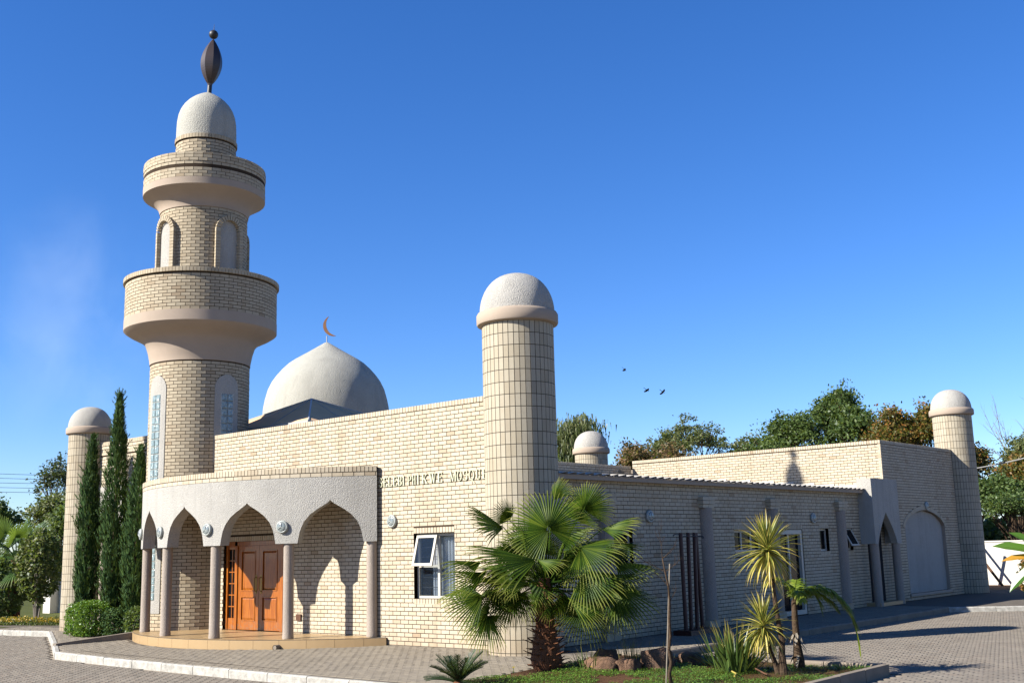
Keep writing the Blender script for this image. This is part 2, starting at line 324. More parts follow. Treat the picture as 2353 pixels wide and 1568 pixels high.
def rows(u0,u1,v0,v1,openings=(),L=.218,H=.071,J=.014,stack=False,off=0.,shift=None):
    """returns (ua,ub,va,vb) of every brick, clipped at openings (functions v -> (a,b) or None)"""
    out=[]; i=0; v=v0
    while v+H<=v1+.02:
        vm=v+H/2; sp=[(u0,u1)]
        for f in openings:
            o=f(vm)
            if o:
                ns=[]
                for a,b in sp:
                    if o[1]<=a or o[0]>=b: ns.append((a,b)); continue
                    if o[0]>a: ns.append((a,o[0]))
                    if o[1]<b: ns.append((o[1],b))
                sp=ns
        ph=u0+off+(0 if stack or i%2==0 else (L+J)/2)-(L+J)
        n=int((u1-ph)/(L+J))+2
        for k in range(n):
            a=ph+k*(L+J); b=a+L
            for sa,sb in sp:
                x=max(a,sa); y=min(b,sb)
                if y-x>.014: out.append((x,y,v,min(v+H,v1)))
        i+=1; v+=H+J
    return out
def rect(a,b,c,d): return lambda v:(a,b) if c<v<d else None
BR=[]   # (owner, frame, brick, w, depth, kind)
def add_bricks(owner,frame,lst,w=0.,depth=.09,mat='brick',kind='brick'):
    for q in lst: BR.append((owner,frame,q,w,depth,mat,kind))
def soldiers(u0,u1,v0,v1,pitch=.085,g=.014):
    n=max(1,int(round((u1-u0)/pitch))); p=(u1-u0)/n
    return [(u0+i*p+g/2,u0+(i+1)*p-g/2,v0,v1) for i in range(n)]
MESHC={}
def flush_bricks(owner,limit,parent,joinname,pickfn=lambda c:True):
    mine=[b for b in BR if b[0]==owner]
    sc=[]
    for i,b in enumerate(mine):
        f,q=b[1],b[2]; c=f.P((q[0]+q[1])/2,b[3],(q[2]+q[3])/2); d=(c-CAM).length
        nrm=(f.P((q[0]+q[1])/2,b[3]+1,(q[2]+q[3])/2)-c)
        vis=nrm.dot(CAM-c)/d
        if vis<.12 or not pickfn(c): continue
        sc.append((-(q[1]-q[0])*(q[3]-q[2])*vis/d/d,i))
    sc.sort(); pick=set(i for _,i in sc[:limit])
    joins={}
    for i,(o,f,q,w,dep,mt,kd) in enumerate(mine):
        if i in pick:
            wd=round(q[1]-q[0],3); ht=round(q[3]-q[2],3); key=(type(f).__name__,getattr(f,'r',0),wd,ht,w,dep,mt)
            me=MESHC.get(key)
            if me is None:
                mb=MB(); h=wd/2; k=ht/2
                mb.hexa([f.loc(-h,w-dep,-k),f.loc(h,w-dep,-k),f.loc(h,w,-k),f.loc(-h,w,-k),f.loc(-h,w-dep,k),f.loc(h,w-dep,k),f.loc(h,w,k),f.loc(-h,w,k)])
                me=MESHC[key]=mb.mesh(kd,[M[mt]])
            jit=Matrix.Identity(4)
            inst(kd,me,f.mat((q[0]+q[1])/2,(q[2]+q[3])/2),parent)
        else:
            mb=joins.setdefault(mt,MB()); ww=w+RN.uniform(-.0015,.0015)
            ua,ub,va,vb=q
            mb.hexa([f.P(ua,w-dep,va),f.P(ub,w-dep,va),f.P(ub,ww,va),f.P(ua,ww,va),f.P(ua,w-dep,vb),f.P(ub,w-dep,vb),f.P(ub,ww,vb),f.P(ua,ww,vb)])
    for mt,mb in joins.items(): build(joinname,mb,M[mt],parent,kind='stuff')
def wall_core(mb,frame,u0,u1,v0,v1,ops,th=.22,w=-.008):
    us=sorted(set([u0,u1]+[x for o in ops for x in o[:2]])); vs=sorted(set([v0,v1]+[x for o in ops for x in o[2:]]))
    for a,b in zip(us,us[1:]):
        for c,d in zip(vs,vs[1:]):
            if any(o[0]<=(a+b)/2<=o[1] and o[2]<=(c+d)/2<=o[3] for o in ops): continue
            mb.hexa([frame.P(a,w-th,c),frame.P(b,w-th,c),frame.P(b,w,c),frame.P(a,w,c),frame.P(a,w-th,d),frame.P(b,w-th,d),frame.P(b,w,d),frame.P(a,w,d)])
# ---------------- ground ----------------
def zg(x,y): return .022*min(0.,y) if x<2.6 else 0.
def zr(x,y): return -.13-.022*max(0.,min(4.5,-y))
g=MB(); g.poly([(-600,-600,-.30),(600,-600,-.30),(600,600,-.30),(-600,600,-.30)])
build('ground',g,M['ground'],kind='structure')
KL=[(-24,-1.6),(-19.5,-1.2),(-16.3,-.80),(-13.25,-2.23),(-10.0,-3.80),(-8.88,-3.88),(-6.5,-4.0),(-4.3,-4.06),(-2.0,-4.11),(.14,-4.14),(2.05,-4.2)]
def kerb_y(x):
    for (a,b),(c,d) in zip(KL,KL[1:]):
        if a<=x<=c: return b+(d-b)*(x-a)/(c-a)
    return KL[-1][1]
rd=MB(); rd.poly([(-60,-40,-.245),(40,-40,-.245),(40,-4.5,-.245),(-60,-4.5,-.245)]); rd.poly([(-60,-4.5,-.245),(40,-4.5,-.245),(40,0,-.146),(-60,0,-.146)]); rd.poly([(2.3,0,-.146),(40,0,-.146),(40,28,-.146),(2.3,28,-.146)])
road=build('road',rd,M['joint'],kind='structure')
ap=MB()
for (a,b),(c,d) in zip(KL,KL[1:]): ap.poly([(a,b,zg(a,b)-.012),(c,d,zg(c,d)-.012),(c,0,-.012),(a,0,-.012)])
ap.poly([(-24,0,-.012),(2.05,0,-.012),(2.05,1.4,-.012),(-24,1.4,-.012)])
pave=build('pavement',ap,M['joint_dark'],kind='structure')
wk=MB(); wk.poly([(2.05,.5,-.012),(2.05,26,-.012),(.2,26,-.012),(.2,.5,-.012)]); wk.poly([(2.05,.5,-.012),(2.45,.5,-.012),(2.45,26,-.012),(2.05,26,-.012)])
wk.poly([(2.46,15.2,-.0125),(12,21.3,-.0125),(12,26,-.0125),(2.46,26,-.0125)])
walk=build('walkway',wk,M['joint_dark'],kind='structure')
def pavers(owner,mat,cand,zf,limit,nm='paver',thick=.04):
    cand=[c for c in cand]
    cand.sort(key=lambda c:(c[0]-CAM.x)**2+(c[1]-CAM.y)**2)
    mb=MB(); cache={}; n=0
    F=2540.54
    for (x,y,lx,ly) in cand:
        z=zf(x,y); d=Vector((x,y,z))-CAM; dz=d.dot(cf)
        if dz<1: continue
        px=1176+F*d.dot(cr)/dz; py=784-F*d.dot(cu)/dz
        inframe=-20<px<2372 and py<1585
        z0,z1=z-thick,z+RN.uniform(-.0015,.0015)
        if inframe and n<limit:
            key=(lx,ly); me=cache.get(key)
            if me is None:
                m=MB(); a,b=lx/2,ly/2; e=.006
                m.hexa([(-a,-b,-thick),(a,-b,-thick),(a,b,-thick),(-a,b,-thick),(-a,-b,-.004),(a,-b,-.004),(a,b,-.004),(-a,b,-.004)],faces=(2,3,4,5))
                m.hexa([(-a,-b,-.004),(a,-b,-.004),(a,b,-.004),(-a,b,-.004),(-a+e,-b+e,0),(a-e,-b+e,0),(a-e,b-e,0),(-a+e,b-e,0)],faces=(1,2,3,4,5))
                me=cache[key]=m.mesh(nm,[mat])
            inst(nm,me,Matrix.Translation((x,y,z1)),owner); n+=1
        else:
            a,b=lx/2,ly/2; e=.006
            mb.hexa([(x-a,y-b,zf(x,y-b)-thick),(x+a,y-b,zf(x,y-b)-thick),(x+a,y+b,zf(x,y+b)-thick),(x-a,y+b,zf(x,y+b)-thick),(x-a+e,y-b+e,zf(x,y-b)+z1-z),(x+a-e,y-b+e,zf(x,y-b)+z1-z),(x+a-e,y+b-e,zf(x,y+b)+z1-z),(x-a+e,y+b-e,zf(x,y+b)+z1-z)],faces=(1,2,3,4,5))
    if mb.f: build(nm+'_field',mb,mat,owner,kind='stuff')
def grid(x0,x1,y0,y1,ok,lx=.2,ly=.1,g=.014,along='x'):
    out=[]; j=0; 
    if along=='y': lx,ly=ly,lx
    y=y0
    if along=='x':
        while y<y1:
            x=x0+(0 if j%2 else (lx+g)/2)
            while x<x1:
                if ok(x,y): out.append((x,y,lx,ly))
                x+=lx+g
            y+=ly+g; j+=1
    else:
        x=x0
        while x<x1:
            y=y0+(0 if j%2 else (ly+g)/2)
            while y<y1:
                if ok(x,y): out.append((x,y,lx,ly))
                y+=ly+g
            x+=lx+g; j+=1
    return out
def seen(x,y):
    d=Vector((x,y,-.2))-CAM; dz=d.dot(cf)
    return dz>1 and -140<1176+2540.54*d.dot(cr)/dz<2480 and 784-2540.54*d.dot(cu)/dz<1680
road_c=grid(-22,2.2,-9.4,-.5,lambda x,y: y<kerb_y(x)-.14 and seen(x,y))
road_c+=grid(2.62,10.5,-3.0,16.5,lambda x,y:(x>7.05 or y>.66) and not(y>(15.05+(x-2.4)*.64)) and x<4.2+(y+16)*.33+2)
pavers(road,M['paver'],road_c,zr,300)
pavers(pave,M['paver_apron'],grid(-19,2.0,-4.1,-.02,lambda x,y:y>kerb_y(x)+.12 and hypot(x+8.1,y-3.99)>6.22 and y> -3.99 and hypot(x-.23,y-.03)>.75,g=.006),zg,300)
pavers(walk,M['paver_apron'],grid(.42,2.40,.6,15.5,lambda x,y:True,g=.006),lambda x,y:0.,120)
ck=MB(); P_=[(-9.7,-3.42),(-8.3,-3.50),(-6.6,-3.56),(-5.0,-3.60),(-3.6,-3.66),(-2.2,-3.69)]
for (a,b),(c,d) in zip(P_,P_[1:]): ck.poly([(a,b,zg(a,b)+.003),(c,d,zg(c,d)+.003),(c,d+.022,zg(c,d)+.0035),(a,b+.022,zg(a,b)+.0035)])
build('sunken_joint',ck,M['mortar'],pave)
# kerbs
kr=root('road_kerb',(0,-4,0),'long whitewashed kerb between the paved apron and the road','kerb')
def kerb_run(parent,pts,zf,w=.10,h=.135,seg=.98,mat='kerb',nm='kerb_stone'):
    for (a,b),(c,d) in zip(pts,pts[1:]):
        L=hypot(c-a,d-b); n=max(1,round(L/seg)); ux,uy=(c-a)/L,(d-b)/L; nx,ny=-uy,ux
        for i in range(n):
            s0=i*L/n+.008; s1=(i+1)*L/n-.008; ch=.022
            mb=MB(); ring=[]
            jz=RN.uniform(-.004,.004)
            for s in (s0,s1):
                px,py=a+ux*s,b+uy*s; z=zf(px,py)+.004+jz
                ring.append([(px-nx*w/2,py-ny*w/2,z-h-.05),(px+nx*w/2,py+ny*w/2,z-h-.05),(px+nx*w/2,py+ny*w/2,z),(px-nx*(w/2-ch),py-ny*(w/2-ch),z),(px-nx*w/2,py-ny*w/2,z-ch)])
            r0=[mb.vert(p) for p in ring[0]]; r1=[mb.vert(p) for p in ring[1]]
            for k in range(5): mb.face((r0[k],r0[(k+1)%5],r1[(k+1)%5],r1[k]))
            mb.face(r0[::-1]); mb.face(r1)
            build(nm,mb,M[mat],parent)
kerb_run(kr,[(x,y) for x,y in KL[1:]],zg)
gk=root('garden_kerb',(6.8,.5,0),'low concrete kerb round the planted bed, with a corner by the road','kerb')
kerb_run(gk,[(2.05,.56),(6.86,.56),(6.92,-5.5)],lambda x,y:.02,.13,.14,.9,'concrete')
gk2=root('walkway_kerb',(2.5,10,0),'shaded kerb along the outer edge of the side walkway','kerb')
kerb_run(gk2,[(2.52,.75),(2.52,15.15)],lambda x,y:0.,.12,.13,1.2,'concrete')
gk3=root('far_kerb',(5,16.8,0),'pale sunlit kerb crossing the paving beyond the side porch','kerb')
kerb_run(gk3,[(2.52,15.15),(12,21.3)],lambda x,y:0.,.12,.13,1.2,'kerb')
e=MB()
e.hexa([(-11.25,-1.25,-.06),(-11.13,-1.22,-.06),(-11.62,-3.0,-.12),(-11.74,-3.02,-.12),(-11.25,-1.25,.14),(-11.13,-1.22,.14),(-11.62,-3.0,-.02),(-11.74,-3.02,-.02)])
ed=build('bed_edging',e,M['concrete'],label='low sloping concrete edging from the porch step down to the kerb',cat='edging')
# ---------------- mosque ----------------
mosque=root('mosque',(-8,0,0),'long cream brick mosque with curved arched porch, raised lettering and a big white dome','mosque')
FR=Flat((0,0,0),(1,0,0),(0,-1,0)); FE=Flat((.31,0,0),(0,1,0),(1,0,0))
DX0,DX1=-9.36,-6.70
# front wall
fo=[(DX0,DX1,.0,2.22),(-2.71,-1.54,.93,2.23)]
core=MB(); wall_core(core,FR,-12.4,.2,-.3,4.86,fo)
wall_core(core,FR,-16.2,-12.4,3.88,5.13,[])
build('front_wall',core,M['mortar'],mosque)
ops=[rect(DX0,DX1,-1,2.34),rect(-2.71,-1.54,.815,2.35)]
add_bricks('mosque',FR,rows(-10.0,-.44,.004,4.76,ops,off=.05))
add_bricks('mosque',FR,soldiers(-10.0,-.44,4.768,4.87),.008,.24)
add_bricks('mosque',FR,soldiers(DX0,DX1,2.225,2.335),.003,.1)
add_bricks('mosque',FR,soldiers(-2.71,-1.54,2.24,2.345),.003,.12)
add_bricks('mosque',FR,soldiers(-2.71,-1.54,.82,.925),.003,.12)
# wing wall left of the minaret
add_bricks('mosque',FR,rows(-16.0,-12.25,3.89,4.76,[],off=.1))
for k,(va,w) in enumerate([(4.77,.02),(4.855,.0),(4.94,.02)]): add_bricks('mosque',FR,[(a,b,va,va+.075) for a,b,_,_ in rows(-16.0,-12.25,4.77,4.84,[],off=.1*k)],w)
add_bricks('mosque',FR,soldiers(-16.0,-12.25,5.03,5.14),.03,.27)
# east wall (side)
SPZ=3.20
eo=[(2.6,3.51,1.41,2.2),(7.76,9.16,1.66,2.18),(9.85,11.32,.02,2.18),(12.33,12.88,1.6,2.2),(13.86,14.40,1.6,2.2)]
core=MB(); wall_core(core,FE,.3,15.2,-.3,SPZ+.06,eo,.2)
wall_core(core,FE,15.2,16.9,-.3,3.35,[],.2)
wall_core(core,FE,16.93,23.2,-.3,4.86,[(18.25,21.65,.2,2.78)],.2)
build('side_wall',core,M['mortar'],mosque)
ops=[rect(a,b,c-(.11 if c>.5 else .1),d+.11) for a,b,c,d in eo]
PIL=[2.5,6.42,9.64,13.58]
add_bricks('mosque',FE,rows(.45,15.2,.004,2.64,ops))
for k in range(7):
    v=2.64+k*.085; w=(0,.018,.0,.026,.0,.018,.03)[k]
    add_bricks('mosque',FE,[(a,b,v,v+.075) for a,b,_,_ in rows(.45,15.2,v,v+.08,[],off=(k%2)*.116)],w)
for a,b,c,d in eo:
    add_bricks('mosque',FE,soldiers(a,b,d+.01,d+.115),.003,.1)
    if c>.5: add_bricks('mosque',FE,soldiers(a,b,c-.11,c-.005),.003,.1)
def blind(v):
    if v<.19: return None
    if v<2.21: return (18.25,21.65)
    t=(v-2.21)/.56
    if t>=1: return None
    h=1.7*(1-t**1.7)**.58; return (19.95-h,19.95+h)
def blindo(v):
    if v<.19: return None
    if v<2.23: return (18.25,21.65)
    t=(v-2.23)/.67
    if t>=1: return None
    h=1.86*(1-t**1.7)**.58; return (19.95-h,19.95+h)
add_bricks('mosque',FE,rows(15.2,16.89,.004,3.3,[]))
add_bricks('mosque',FE,rows(16.905,23.0,.004,4.76,[blindo]))
add_bricks('mosque',FE,soldiers(16.92,23.0,4.768,4.87),.008,.24)
# arch ring of the blind arch
for sgn in (-1,1):
    for i in range(19):
        t0,t1=(1-(1-i/19)**1.9),(1-(1-(i+.86)/19)**1.9)
        q=[]
        for t in (t0,t1):
            hi=1.7*(1-t**1.7)**.58 if t<1 else 0; ho=1.86*(1-t**1.7)**.58
            q.append((19.95+sgn*hi,2.21+.56*t,19.95+sgn*ho,2.23+.67*t))
        (a,b,c,d),(a2,b2,c2,d2)=q; mb=MB()
        pts=[FE.P(a,.012,b),FE.P(c,.012,d),FE.P(c2,.012,d2),FE.P(a2,.012,b2)]; pb=[p-Vector((.09,0,0)) for p in pts]
        mb.hexa([*pb,*pts]); build('arch_brick',mb,M['brick'],mosque)
p=MB(); N=26; pr=[]
for i in range(N+1):
    v=.2+(2.76-.2)*i/N; b=blind(v) or (19.94,19.96); pr.append((b[0],b[1],v))
pr[-1]=(19.9,20.0,2.765)
for (a,b,v),(c,d,v2) in zip(pr,pr[1:]):
    p.poly([FE.P(a,-.10,v),FE.P(b,-.10,v),FE.P(d,-.10,v2),FE.P(c,-.10,v2)])
    p.poly([FE.P(b-.005,-.11,v),FE.P(b-.005,.003,v),FE.P(d-.005,.003,v2),FE.P(d-.005,-.11,v2)],1); p.poly([FE.P(a+.005,-.11,v),FE.P(a+.005,.003,v),FE.P(c+.005,.003,v2),FE.P(c+.005,-.11,v2)],1)
p.hexa([FE.P(18.2,-.1,.12),FE.P(21.7,-.1,.12),FE.P(21.7,.05,.12),FE.P(18.2,.05,.12),FE.P(18.2,-.1,.2),FE.P(21.7,-.1,.2),FE.P(21.7,.035,.2),FE.P(18.2,.035,.2)],1)
build('blind_arch_panel',p,[M['rough'],M['pink']],mosque,label='recessed roughcast blind arch at the far end of the side wall')
# pilasters with capital and foot
for y in PIL:
    m=MB(); m.lathe((.33,y),[(.175,.17),(.175,2.69)],20); pl=build('pilaster',m,M['column'],mosque,smooth=True)
    for (z0,z1,w,hh) in ((2.695,2.77,.14,.235),(2.78,2.855,.16,.26),(2.865,2.94,.16,.26),(.0,.165,.14,.23)):
        m=MB(); m.box((.3,y-hh,z0),(.31+w,y-.005,z1)); m.box((.3,y+.005,z0),(.31+w,y+hh,z1)); build('capital_brick' if z0>1 else 'foot_brick',m,M['brick'],pl)
# eaves
m=MB(); m.box((.30,.45,SPZ+.02),(.44,14.9,SPZ+.09)); m.box((.44,.45,SPZ-.0),(.50,14.9,SPZ+.09)); build('eaves_fascia',m,M['pink'],mosque)
r=MB(); r.poly([(-8.9,.2,4.28),(.48,.2,3.285),(.48,16.9,3.285),(-8.9,16.9,4.28)]); r.poly([(-8.9,.2,4.2),(.48,.2,3.27),(.48,16.9,3.27),(-8.9,16.9,4.2)])
build('side_roof',r,M['roof_tile'],mosque)
tm=MB(); pf=[(-.140,.0),(-.05,.016),(.05,.033),(.118,.044),(.134,.040),(.140,.0)]
for (ya,za),(yb,zb) in zip(pf,pf[1:]):
    tm.poly([(-.45,ya,za+.045),(.09,ya,za),(.09,yb,zb),(-.45,yb,zb+.045)]); tm.poly([(.09,ya,za-.006),(.09,yb,zb-.006),(.09,yb,zb),(.09,ya,za)])
tme=tm.mesh('roof_tile',[M['roof_tile']])
y=.62
while y<14.95:
    inst('roof_tile',tme,Matrix.Translation((.47,y,SPZ+.095+RN.uniform(-.003,.003)))@Matrix.Rotation(RN.uniform(-.02,.02),4,'Z'),mosque); y+=.283
# rear block with the sunlit parapet
FB=Flat((0,16.9,0),(1,0,0),(0,-1,0)); core=MB(); wall_core(core,FB,-8.9,.30,3.0,4.86,[],.2); build('rear_parapet_wall',core,M['mortar'],mosque)
add_bricks('mosque',FB,rows(-8.9,.306,3.3,4.76,[]),0,.09); add_bricks('mosque',FB,soldiers(-8.9,.313,4.768,4.87),.008,.24)
FH=Flat((-8.9,0,0),(0,1,0),(1,0,0)); core=MB(); wall_core(core,FH,.3,16.8,3.8,4.67,[],.2); build('hall_parapet_wall',core,M['mortar'],mosque)
add_bricks('mosque',FH,rows(9.0,16.8,3.9,4.58,[])); add_bricks('mosque',FH,soldiers(9.0,16.8,4.58,4.68),.008,.24)
m=MB(); m.box((-16.3,.25,4.35),(-9.15,17.4,4.45)); m.box((-8.85,17.1,4.5),(.1,23.0,4.6)); m.box((-16.3,17.4,0),(-9.0,17.6,4.6)); m.box((-16.4,.3,0),(-16.2,17.6,4.6)); m.box((-9,23.0,0),(.1,23.2,4.6))
m.box((-12.25,.9,0),(-12.15,4.,4.3))
build('flat_roof',m,M['concrete'],mosque)
# stepped white flashing
m=MB()
for x0,x1,z in ((-6.9,-6.0,4.10),(-6.0,-5.1,4.01),(-5.1,-4.2,3.92),(-4.2,-3.34,3.83),(-3.34,-2.64,3.76),(-2.64,-1.93,3.69),(-1.93,-1.27,3.625),(-1.27,-.3,3.555)):
    m.box((x0,16.868,z-.22),(x1,16.885,z))
build('stepped_flashing',m,M['roof_tile'],mosque)
m=MB(); m.tube([(-7.9,14.7,4.35),(-8.5,15.3,4.35)],.07,10); m.box((-8.2,14.9,4.2),(-8.0,15.1,4.36)); build('roof_duct',m,M['dark_metal'],mosque)
# pyramid roof light
m=MB(); A=(-10.64,3.7,6.2); E=5.235; c=[(-13.0,1.7,E),(-8.27,1.7,E),(-8.27,5.7,E),(-13.0,5.7,E)]
for i in range(4): m.poly([c[i],c[(i+1)%4],A])
py=build('pyramid_roof',m,M['steel'],mosque,label='grey sheeted pyramid roof light')
m=MB()
for i in range(4):
    q=c[i]; m.tube([q,A],.022,6); d=c[(i+1)%4]
    for s in (1/3,2/3):
        e0=[q[k]+(d[k]-q[k])*s for k in range(3)]; m.tube([(e0[0],e0[1],e0[2]+.008),(A[0],A[1],A[2]+.006)],.007,4)
build('ridge_cap',m,M['gutter'],py)
m=MB(); m.box((-13.06,1.63,E-.06),(-8.21,5.77,E-.012)); build('gutter',m,M['gutter'],py)
m=MB(); m.box((-12.9,1.8,4.35),(-8.95,5.6,E-.062)); build('curb_wall',m,M['pink'],py)
# main dome
def dz(z): return (z-1.863)*38/36+1.863
k=38/36; DC=(C0:=(13.995+38*sin(radians(-50.434)),-16.115+38*cos(radians(-50.434))))
prof=[(2.0,4.3),(2.03,5.6),(2.035,6.1),(2.0,6.5),(1.95,6.75),(1.86,7.08),(1.74,7.33),(1.60,7.53),(1.42,7.74),(1.22,7.93),(1.0,8.08),(.80,8.20),(.60,8.315),(.40,8.44),(.22,8.55),(.09,8.63),(0.,8.67)]
m=MB(); m.lathe(DC,[(r_*k,dz(z)) for r_,z in prof],96); dome=build('main_dome',m,M['rough_dome'],mosque,smooth=True,label='large pointed white roughcast dome behind the grey pyramid roof')
cx,cy=DC; rt=Vector((cr.x,cr.y,0)).normalized()
m=MB(); m.tube([(cx,cy,dz(8.6)),(cx,cy,dz(8.87))],.018,8); build('dome_rod',m,M['gutter'],dome)
# crescent: outer arc and inner arc, extruded
m=MB(); zc=dz(8.86); outer=[];inner=[]; R1=.37;nn=28
for i in range(nn+1):
    t=i/nn; a=radians(118+(282-118)*t); o=Vector((.30+R1*cos(a), R1+ R1*sin(a)*1.0)); th=.115*sin(pi*t)**.8
    outer.append((o.x*1.0,o.y)); inner.append((o.x-th*cos(a),o.y-th*sin(a)))
def cp(p,w): return Vector((cx,cy,zc))+rt*(p[0]-.06)+Vector((0,0,p[1]))+Vector((-rt.y,rt.x,0))*w
for i in range(nn):
    a,b,c_,d=outer[i],outer[i+1],inner[i+1],inner[i]
    m.hexa([cp(a,-.02),cp(b,-.02),cp(c_,-.02),cp(d,-.02),cp(a,.02),cp(b,.02),cp(c_,.02),cp(d,.02)])
build('crescent',m,M['copper'],dome)
# ---------------- porch ----------------
PC=(-8.1,3.99); RO=6.0; RI=5.72; ZI=2.11
AR=[37.55,19.25,.95,-17.35,-35.65]; PIERS=[45.9,28.4,10.1,-8.2,-26.5]
HW=6.75
def arch_z(th):
    for a in AR:
        d=abs(th-a)/HW
        if d<1:
            pts=[(0,3.0),(.05,2.955),(.40,2.81),(.62,2.70),(.80,2.56),(.90,2.42),(.96,2.27),(1,2.11)]
            for (x0,z0),(x1,z1) in zip(pts,pts[1:]):
                if x0<=d<=x1: return z0+(z1-z0)*(d-x0)/(x1-x0)
    return ZI
ths=[]; t=-44.
while t<46.9: ths.append(t); t+=.5
for a in AR: ths+=[a-HW-.001,a-HW+.001,a+HW-.001,a+HW+.001,a]+[a+s*HW*k for s in (-1,1) for k in (.40,.62,.80,.90,.96)]
ths=sorted(x for x in ths if -44<=x<=47.0)+[47.0]
def pc(th,r,z): a=radians(th); return (PC[0]+r*sin(a),PC[1]-r*cos(a),z)
m=MB(); ZT=3.485
for a,b in zip(ths,ths[1:]):
    za,zb=arch_z(a),arch_z(b)
    m.poly([pc(a,RO,za),pc(b,RO,zb),pc(b,RO,ZT),pc(a,RO,ZT)]); m.poly([pc(b,RI,zb),pc(a,RI,za),pc(a,RI,ZT),pc(b,RI,ZT)])
    m.poly([pc(a,RI,za),pc(b,RI,zb),pc(b,RO,zb),pc(a,RO,za)]); m.poly([pc(a,RI,ZT),pc(a,RO,ZT),pc(b,RO,ZT),pc(b,RI,ZT)])
m.poly([pc(47,RI,ZI),pc(47,RO,ZI),pc(47,RO,ZT),pc(47,RI,ZT)])
porch=build('entrance_porch',m,M['rough'],mosque,label='curved roughcast porch with pointed arches on round columns')
PF=Cyl(PC[0],PC[1],RO); u0,u1=radians(-44)*RO,radians(47)*RO
m=MB()
for a,b in zip(ths,ths[1:]):
    m.poly([pc(a,RO-.006,3.487),pc(b,RO-.006,3.487),pc(b,RO-.006,3.68),pc(a,RO-.006,3.68)]); m.poly([pc(a,RO-.006,3.68),pc(b,RO-.006,3.68),pc(b,RI+.02,3.68),pc(a,RI+.02,3.68)]); m.poly([pc(b,RI+.02,3.487),pc(a,RI+.02,3.487),pc(a,RI+.02,3.68),pc(b,RI+.02,3.68)])
m.poly([pc(46.99,RI+.02,3.49),pc(46.99,RO-.006,3.49),pc(46.99,RO-.006,3.68),pc(46.99,RI+.02,3.68)])
build('porch_parapet',m,M['mortar'],mosque)
add_bricks('mosque',PF,[(a,b,3.492,3.567) for a,b,_,_ in rows(u0,u1,3.492,3.57,[])],.004,.1)
add_bricks('mosque',PF,soldiers(u0,u1,3.582,3.695),.012,.3)
m=MB()
for a,b in zip(ths,ths[1:]):
    for z,fl in ((3.12,0),(3.3,1)):
        q=[pc(a,RI,z),pc(b,RI,z)]; m.poly([q[0],q[1],(q[1][0],.01,z),(q[0][0],.01,z)])
build('porch_ceiling',m,M['pink'],mosque)
# porch columns
for th in PIERS+[-44.5]:
    x,y,_=pc(th,5.86,0)
    m=MB(); m.lathe((x,y),[(.118,.15),(.122,.19),(.115,.24),(.112,1.2),(.112,ZI)],24); build('porch_column',m,M['column'],mosque,smooth=True)
# floor tiles and step
m=MB(); RF=6.13; ang=[-45+93.6*i/60 for i in range(61)]
for a,b in zip(ang,ang[1:]):
    p0=pc(a,RF-.02,.142); p1=pc(b,RF-.02,.142); m.poly([p0,p1,(p1[0],.02,.142),(p0[0],.02,.142)]); m.poly([pc(a,RF-.02,-.2),pc(b,RF-.02,-.2),p1,p0])
p0=pc(48.6,RF-.02,.142); m.poly([(p0[0],p0[1],-.2),(p0[0],.02,-.2),(p0[0],.02,.142),p0])
build('porch_step',m,M['joint_dark'],mosque)
TF=Cyl(PC[0],PC[1],RF)
def tile_box(f,q,w,d,nm,mt,par):
    mb=MB(); ua,ub,va,vb=q; n=3; us=[ua+(ub-ua)*i/n for i in range(n+1)]
    for a,b in zip(us,us[1:]): mb.hexa([f.P(a,w-d,va),f.P(b,w-d,va),f.P(b,w,va),f.P(a,w,va),f.P(a,w-d,vb),f.P(b,w-d,vb),f.P(b,w,vb),f.P(a,w,vb)],faces=(1,3,4,5))
    build(nm,mb,mt,par)
u=radians(-45)*RF
while u<radians(48.6)*RF:
    ub=min(u+.592,radians(48.7)*RF); tile_box(TF,(u,ub,-.12,.134),0,.3,'step_tile',M['floor_tile'],mosque); u=ub+.006
# floor field tiles 0.6 x 0.3
for j in range(7):
    y1=-.0-.34*j; y0=y1-.334
    x=-10.6
    while x<-3.6:
        cx0,cx1=x,x+.594
        r1=max(hypot(cx0-PC[0],y0-PC[1]),hypot(cx1-PC[0],y0-PC[1]))
        if r1<RF-.02 and hypot(cx1+11.09,y0-.34)>1.3:
            mb=MB(); mb.box((cx0,y0,.13),(cx1,y1,.150+RN.uniform(-.0008,.0008))); build('floor_tile',mb,M['floor_tile'],mosque)
        x+=.6
m=MB()
for a,b in zip(ang,ang[1:]):
    p0=pc(a,RF-.31,.1475); p1=pc(b,RF-.31,.1475)
    if p0[1]<-.02 and p1[1]<-.02: m.poly([pc(a,RF-.02,.1475),pc(b,RF-.02,.1475),(p1[0],-.005,.1475),(p0[0],-.005,.1475)])
build('step_bed',m,M['floor_tile'],mosque)
m=MB(); px,py,_=pc(27.5,RF+.03,0); m.tube([(px-.02,py+.1,.0),(px+.015,py-.09,.0)],.055,14,cap=False); m.tube([(px-.02,py+.1,.0),(px+.015,py-.085,.0)],.045,14); build('drain_pipe',m,M['concrete'],mosque,label='short drain pipe end under the porch step')
